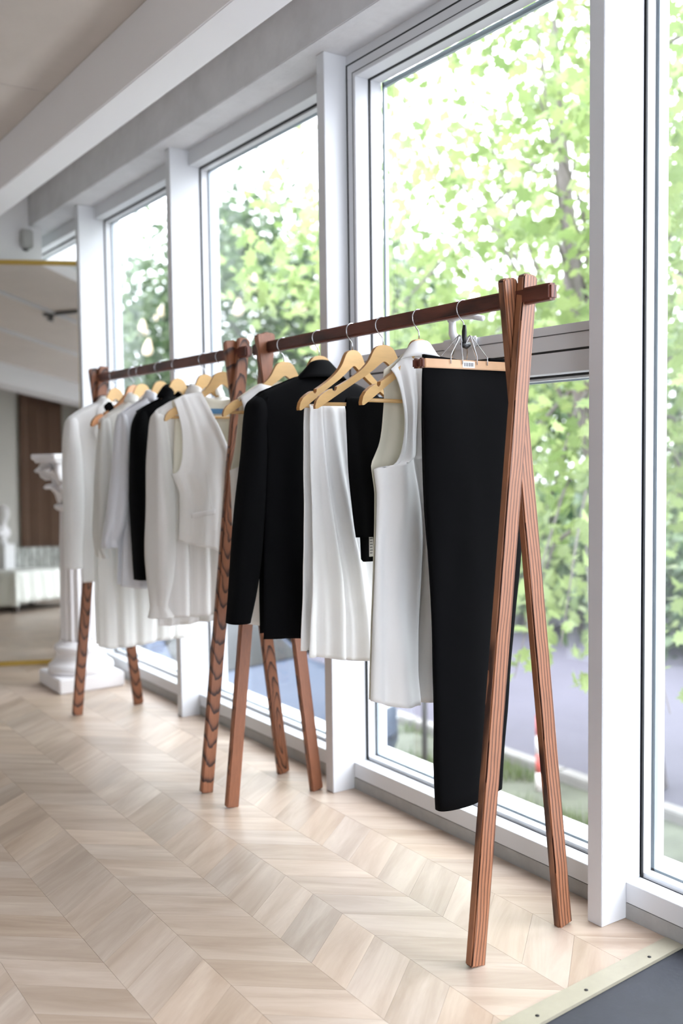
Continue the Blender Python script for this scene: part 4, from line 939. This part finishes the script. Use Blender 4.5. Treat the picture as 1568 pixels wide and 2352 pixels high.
def car(name, loc, rz, paint, label):
    t = empty(name, loc, rz); tag(t, label, 'car', 'parked cars outside')
    # sections along x: (x, half width, z bottom, belt z, roof z, roof half width)
    S_ = [(-2.15, .62, .42, .66, .66, .5), (-2.05, .80, .30, .82, .83, .62), (-1.6, .88, .22, .92, .95, .66), (-1.15, .90, .22, .95, 1.30, .58), (-.6, .90, .22, .95, 1.45, .60), (.1, .90, .22, .95, 1.46, .60), (.6, .90, .22, .93, 1.30, .60), (1.05, .90, .22, .90, .98, .68), (1.6, .88, .24, .82, .84, .66), (2.05, .80, .30, .68, .69, .60), (2.18, .60, .40, .56, .57, .48)]
    V, F = [], []; n = 12
    for x, hw_, zb, zt, zr, rw in S_:
        ring = [(hw_*.9, zb), (hw_, zb+.12), (hw_, (zb+zt)/2), (hw_*.985, zt), (rw+.04, zr-.07 if zr-zt > .1 else zr-.02), (rw*.9, zr)]
        ring = ring+[(-a, b) for a, b in ring[::-1]]
        V += [(x, a, b) for a, b in ring]
    for i in range(len(S_)-1):
        for j in range(n): F.append((i*n+j, i*n+(j+1) % n, (i+1)*n+(j+1) % n, (i+1)*n+j))
    F.append(tuple(range(n))[::-1]); F.append(tuple((len(S_)-1)*n+j for j in range(n)))
    b = from_vf('body', V, F, paint, t, True)
    def quad(nm, q, m): 
        vs = [Vector(v) for v in q]; nn = (vs[1]-vs[0]).cross(vs[2]-vs[0]).normalized()*.012
        return from_vf(nm, [v+nn for v in vs]+[v-nn for v in vs], [(0, 1, 2, 3), (7, 6, 5, 4), (0, 4, 5, 1), (1, 5, 6, 2), (2, 6, 7, 3), (3, 7, 4, 0)], m, t)
    quad('windscreen', [(1.03, -.62, .99), (1.03, .62, .99), (.60, .53, 1.315), (.60, -.53, 1.315)], M['carglass'])
    quad('rear_window', [(-1.58, .60, .97), (-1.58, -.60, .97), (-1.14, -.52, 1.315), (-1.14, .52, 1.315)], M['carglass'])
    for s in (-1, 1):
        quad('side_window', [(.92, s*.905, .955), (.08, s*.905, .965), (.05, s*.66, 1.405), (.52, s*.665, 1.29)], M['carglass'])
        quad('side_window', [(.02, s*.905, .965), (-.95, s*.905, .965), (-.80, s*.665, 1.37), (-.01, s*.66, 1.405)], M['carglass'])
        quad('head_lamp', [(2.06, s*.52, .60), (2.06, s*.78, .60), (1.98, s*.80, .70), (1.98, s*.5, .70)], M['lamp'])
        quad('tail_lamp', [(-2.09, s*.55, .66), (-2.09, s*.78, .66), (-2.04, s*.80, .80), (-2.04, s*.55, .80)], M['tail'])
        tube('wing_mirror', [(.85, s*.90, .98), (.86, s*1.02, 1.0)], [.04, .06], paint, t, 8)
        for x in (-1.3, 1.32):
            vs, fs = lathe_vf([(.20, -.10), (.30, -.09), (.315, 0), (.30, .09), (.20, .10)], 24); wv = from_vf('wheel', vs, fs, M['tyre'], t, True); wv.location = (x, s*.82, .315); wv.rotation_euler = (R_(90), 0, 0)
            vs, fs = lathe_vf([(.19, .0), (.18, .015), (.05, .02)], 20); rv = from_vf('rim', vs, fs, M['rim'], wv, True); rv.location = (0, 0, -s*.095); rv.rotation_euler = (0 if s < 0 else math.pi, 0, 0)
    return t
car('parked_car', (3.75, 8.35, GZ), R_(-80), M['carblue'], 'silvery blue car parked outside, seen low through the middle window')
car('parked_car', (4.5, 14.2, GZ), R_(-86), M['carwhite'], 'white car parked farther along, seen low through the last window')

# trees
MAPLE = [(0, 0), (.18, .10), (.42, .02), (.36, .24), (.60, .42), (.34, .48), (.30, .72), (.14, .60), (0, 1), (-.14, .60), (-.30, .72), (-.34, .48), (-.60, .42), (-.36, .24), (-.42, .02), (-.18, .10)]
OVAL = [(0, 0), (.26, .3), (.22, .7), (0, 1), (-.22, .7), (-.26, .3)]
def leaf_verts(c, size, rr, shape):
    a, b, g = rr.random()*6.28, rr.uniform(-1.0, 1.0), rr.random()*6.28
    d = Vector((math.cos(a)*math.cos(b), math.sin(a)*math.cos(b), -abs(math.sin(b))*.9)).normalized(); s = d.orthogonal().normalized(); s.rotate(Matrix.Rotation(g, 3, d)); nrm = d.cross(s)
    return [c+(d*y+s*x-nrm*(.18*abs(x)))*size for x, y in shape]
def leaves(name, pts, size, m, parent, rr, shape):
    V, F = [], []; k = len(shape)
    for c in pts:
        o_ = len(V); V += leaf_verts(c, size*rr.uniform(.7, 1.25), rr, shape); F.append(tuple(range(o_, o_+k)))
    return from_vf(name, V, F, m, parent)
def tree(name, base, H, crown_c, crown_r, nl, size, m, label, seed, shape=OVAL, nbr=14, clusters=60, cl_r=.5, cat='tree', low=None, gaps=None):
    rr = random.Random(seed); t = empty(name, base); tag(t, label, cat, 'trees outside the windows')
    B = Vector(base); cc = Vector(crown_c)-B; cr = Vector(crown_r)
    top = cc+Vector((0, 0, cr.z*.5)); P = [Vector((0, 0, 0)), cc*.35+Vector((.1, 0, 0)), cc*.75, top]
    r0 = .022*H; tube('trunk', P, [r0, r0*.8, r0*.55, r0*.2], M['bark'], t, 10)
    cl = []
    while len(cl) < clusters:
        q = Vector((rr.uniform(-1, 1), rr.uniform(-1, 1), rr.uniform(-1, 1)))
        if .25 < q.length < 1: 
            p = cc+Vector((q.x*cr.x, q.y*cr.y, q.z*cr.z))
            if p.z+B.z < GZ+.5: continue
            cl.append(p)
    for k in range(nbr):
        e = cl[k % len(cl)]; s = P[1].lerp(P[3], rr.uniform(.1, .9)); mid = s.lerp(e, .5)+Vector((rr.uniform(-.2, .2), rr.uniform(-.2, .2), rr.uniform(.0, .3)))
        tube('branch', [s, mid, e], [r0*.16, r0*.10, r0*.04], M['bark'], t, 6)
    pts = []
    for k in range(nl):
        c = cl[rr.randrange(len(cl))]; g = Vector((rr.gauss(0, 1), rr.gauss(0, 1), rr.gauss(0, .75)))*cl_r; p = c+g
        if p.x+B.x < 2.75: continue
        pts.append(p)
    f = leaves('foliage', pts, size, m, t, rr, shape); f['kind'] = 'stuff'
    return t, cl
n1, cl1 = tree('maple_tree', (6.6, 5.3, GZ), 7, (5.9, 5.7, 3.0), (2.7, 3.1, 3.1), 9500, .105, M['leafN'], 'bright green maple just outside the right-hand windows', 3, MAPLE, 26, 110, .30)
n2, cl2 = tree('maple_tree', (8.2, 3.1, GZ), 7, (7.6, 3.2, 3.0), (2.8, 2.6, 3.4), 6500, .11, M['leafN'], 'bright green maple at the right edge beyond the nearest post', 9, MAPLE, 20, 80, .34)
# leaves near enough to pick apart: hanging sprays of the first maple, each leaf a part
rr = random.Random(21); tp = n1; B = Vector((6.6, 5.3, GZ)); nleaf = 0
def spray(a, b, n_, spread):
    global nleaf
    A_, B_2 = Vector(a)-B, Vector(b)-B; tube('twig', [A_, A_.lerp(B_2, .5)+Vector((0, 0, .06)), B_2], [.012, .007, .003], M['bark'], tp, 5)
    for k in range(n_):
        c = A_.lerp(B_2, rr.random()**.6)+Vector((rr.gauss(0, 1), rr.gauss(0, 1), rr.gauss(0, 1)))*spread
        vs = leaf_verts(c, rr.uniform(.085, .125), rr, MAPLE); from_vf('leaf', vs, [tuple(range(len(vs)))], M['leafN'], tp); nleaf += 1
spray((5.5, 5.2, .9), (3.76, 3.92, -.04), 24, .07)
spray((5.5, 5.0, .7), (4.02, 3.60, -.04), 20, .06)
spray((5.4, 4.9, .9), (3.93, 3.74, .14), 22, .08)
spray((5.4, 4.6, .6), (4.25, 3.28, -.18), 26, .10)
spray((5.4, 4.5, 1.0), (4.2, 3.65, .75), 18, .14)
spray((5.5, 5.0, 1.6), (4.1, 3.9, 1.15), 16, .14)
spray((5.6, 4.2, 1.2), (4.4, 2.95, .2), 18, .12)
spray((5.6, 4.4, 2.4), (4.2, 3.3, 1.9), 18, .15)
spray((5.4, 5.6, 2.2), (3.9, 4.6, 1.6), 16, .15)
# middle and far trees
tree('chestnut_tree', (9.2, 15.3, GZ), 8, (9.0, 15.2, 1.9), (3.6, 3.6, 3.6), 30000, .16, M['leafF'], 'dark green chestnut with pale blossoms seen through the middle window', 11, OVAL, 12, 150, .45)
tree('chestnut_tree', (8.6, 20.8, GZ), 8, (8.6, 20.6, 1.3), (2.9, 2.9, 3.0), 15000, .18, M['leafF'], 'dark green chestnut seen low through the last window', 12, OVAL, 10, 110, .45)
tree('lime_tree', (14.2, 17.2, GZ), 8, (14.0, 17.0, 1.4), (3.8, 3.8, 3.4), 11000, .2, M['leafM'], 'mid green tree behind the chestnut and left part of the large window', 13, OVAL, 10, 130, .5)
tree('lime_tree', (17.0, 13.0, GZ), 8, (17.0, 13.0, 1.8), (4.2, 4.2, 3.8), 11000, .22, M['leafM'], 'mid green tree across the road behind the near maple', 14, OVAL, 10, 130, .55)
tree('lime_tree', (19.0, 8.0, GZ), 8, (19.0, 8.0, 1.8), (4.4, 4.4, 4.0), 10000, .24, M['leafM'], 'mid green tree across the road behind the right-hand maple', 15, OVAL, 10, 120, .55)
hd = empty('far_hedge', (0, 0, 0)); tag(hd, 'low dark hedge of shrubs along the far side of the road', 'hedge')
rr = random.Random(31); V = []
for k in range(16000):
    s = rr.random(); x = 12.2-2.2*s+rr.gauss(0, .4); y = 1+24*s+rr.gauss(0, .5); z = GZ+rr.random()**.8*1.9+.3*math.sin(y*1.3)
    V.append(Vector((x, y, z)))
f = leaves('foliage', V, .22, M['leafF'], hd, rr, OVAL); f['kind'] = 'stuff'
for k in range(24):
    s = k/23; x = 12.2-2.2*s; y = 1+24*s; tube('stem', [(x, y, GZ), (x+.1, y, GZ+1.6)], [.06, .02], M['bark'], hd, 6)
# blossoms on the chestnut
ct = [o for o in bpy.data.objects if o.name.startswith('chestnut_tree')][0]; rr = random.Random(8)
for k in range(26):
    a = R_(rr.uniform(190, 300)); e = rr.uniform(-.2, .9); p = Vector((-.2+3.5*math.cos(a)*math.cos(e), -.1+3.5*math.sin(a)*math.cos(e), 3.1+3.2*math.sin(e)))
    P = []; vs, fs = lathe_vf([(.03, 0), (.08, .04), (.065, .13), (.03, .22), (.005, .26)], 8); o = from_vf('blossom', vs, fs, M['blossom'], ct, True); o.location = p; o.rotation_euler = (rr.uniform(-.3, .3), rr.uniform(-.3, .3), 0)
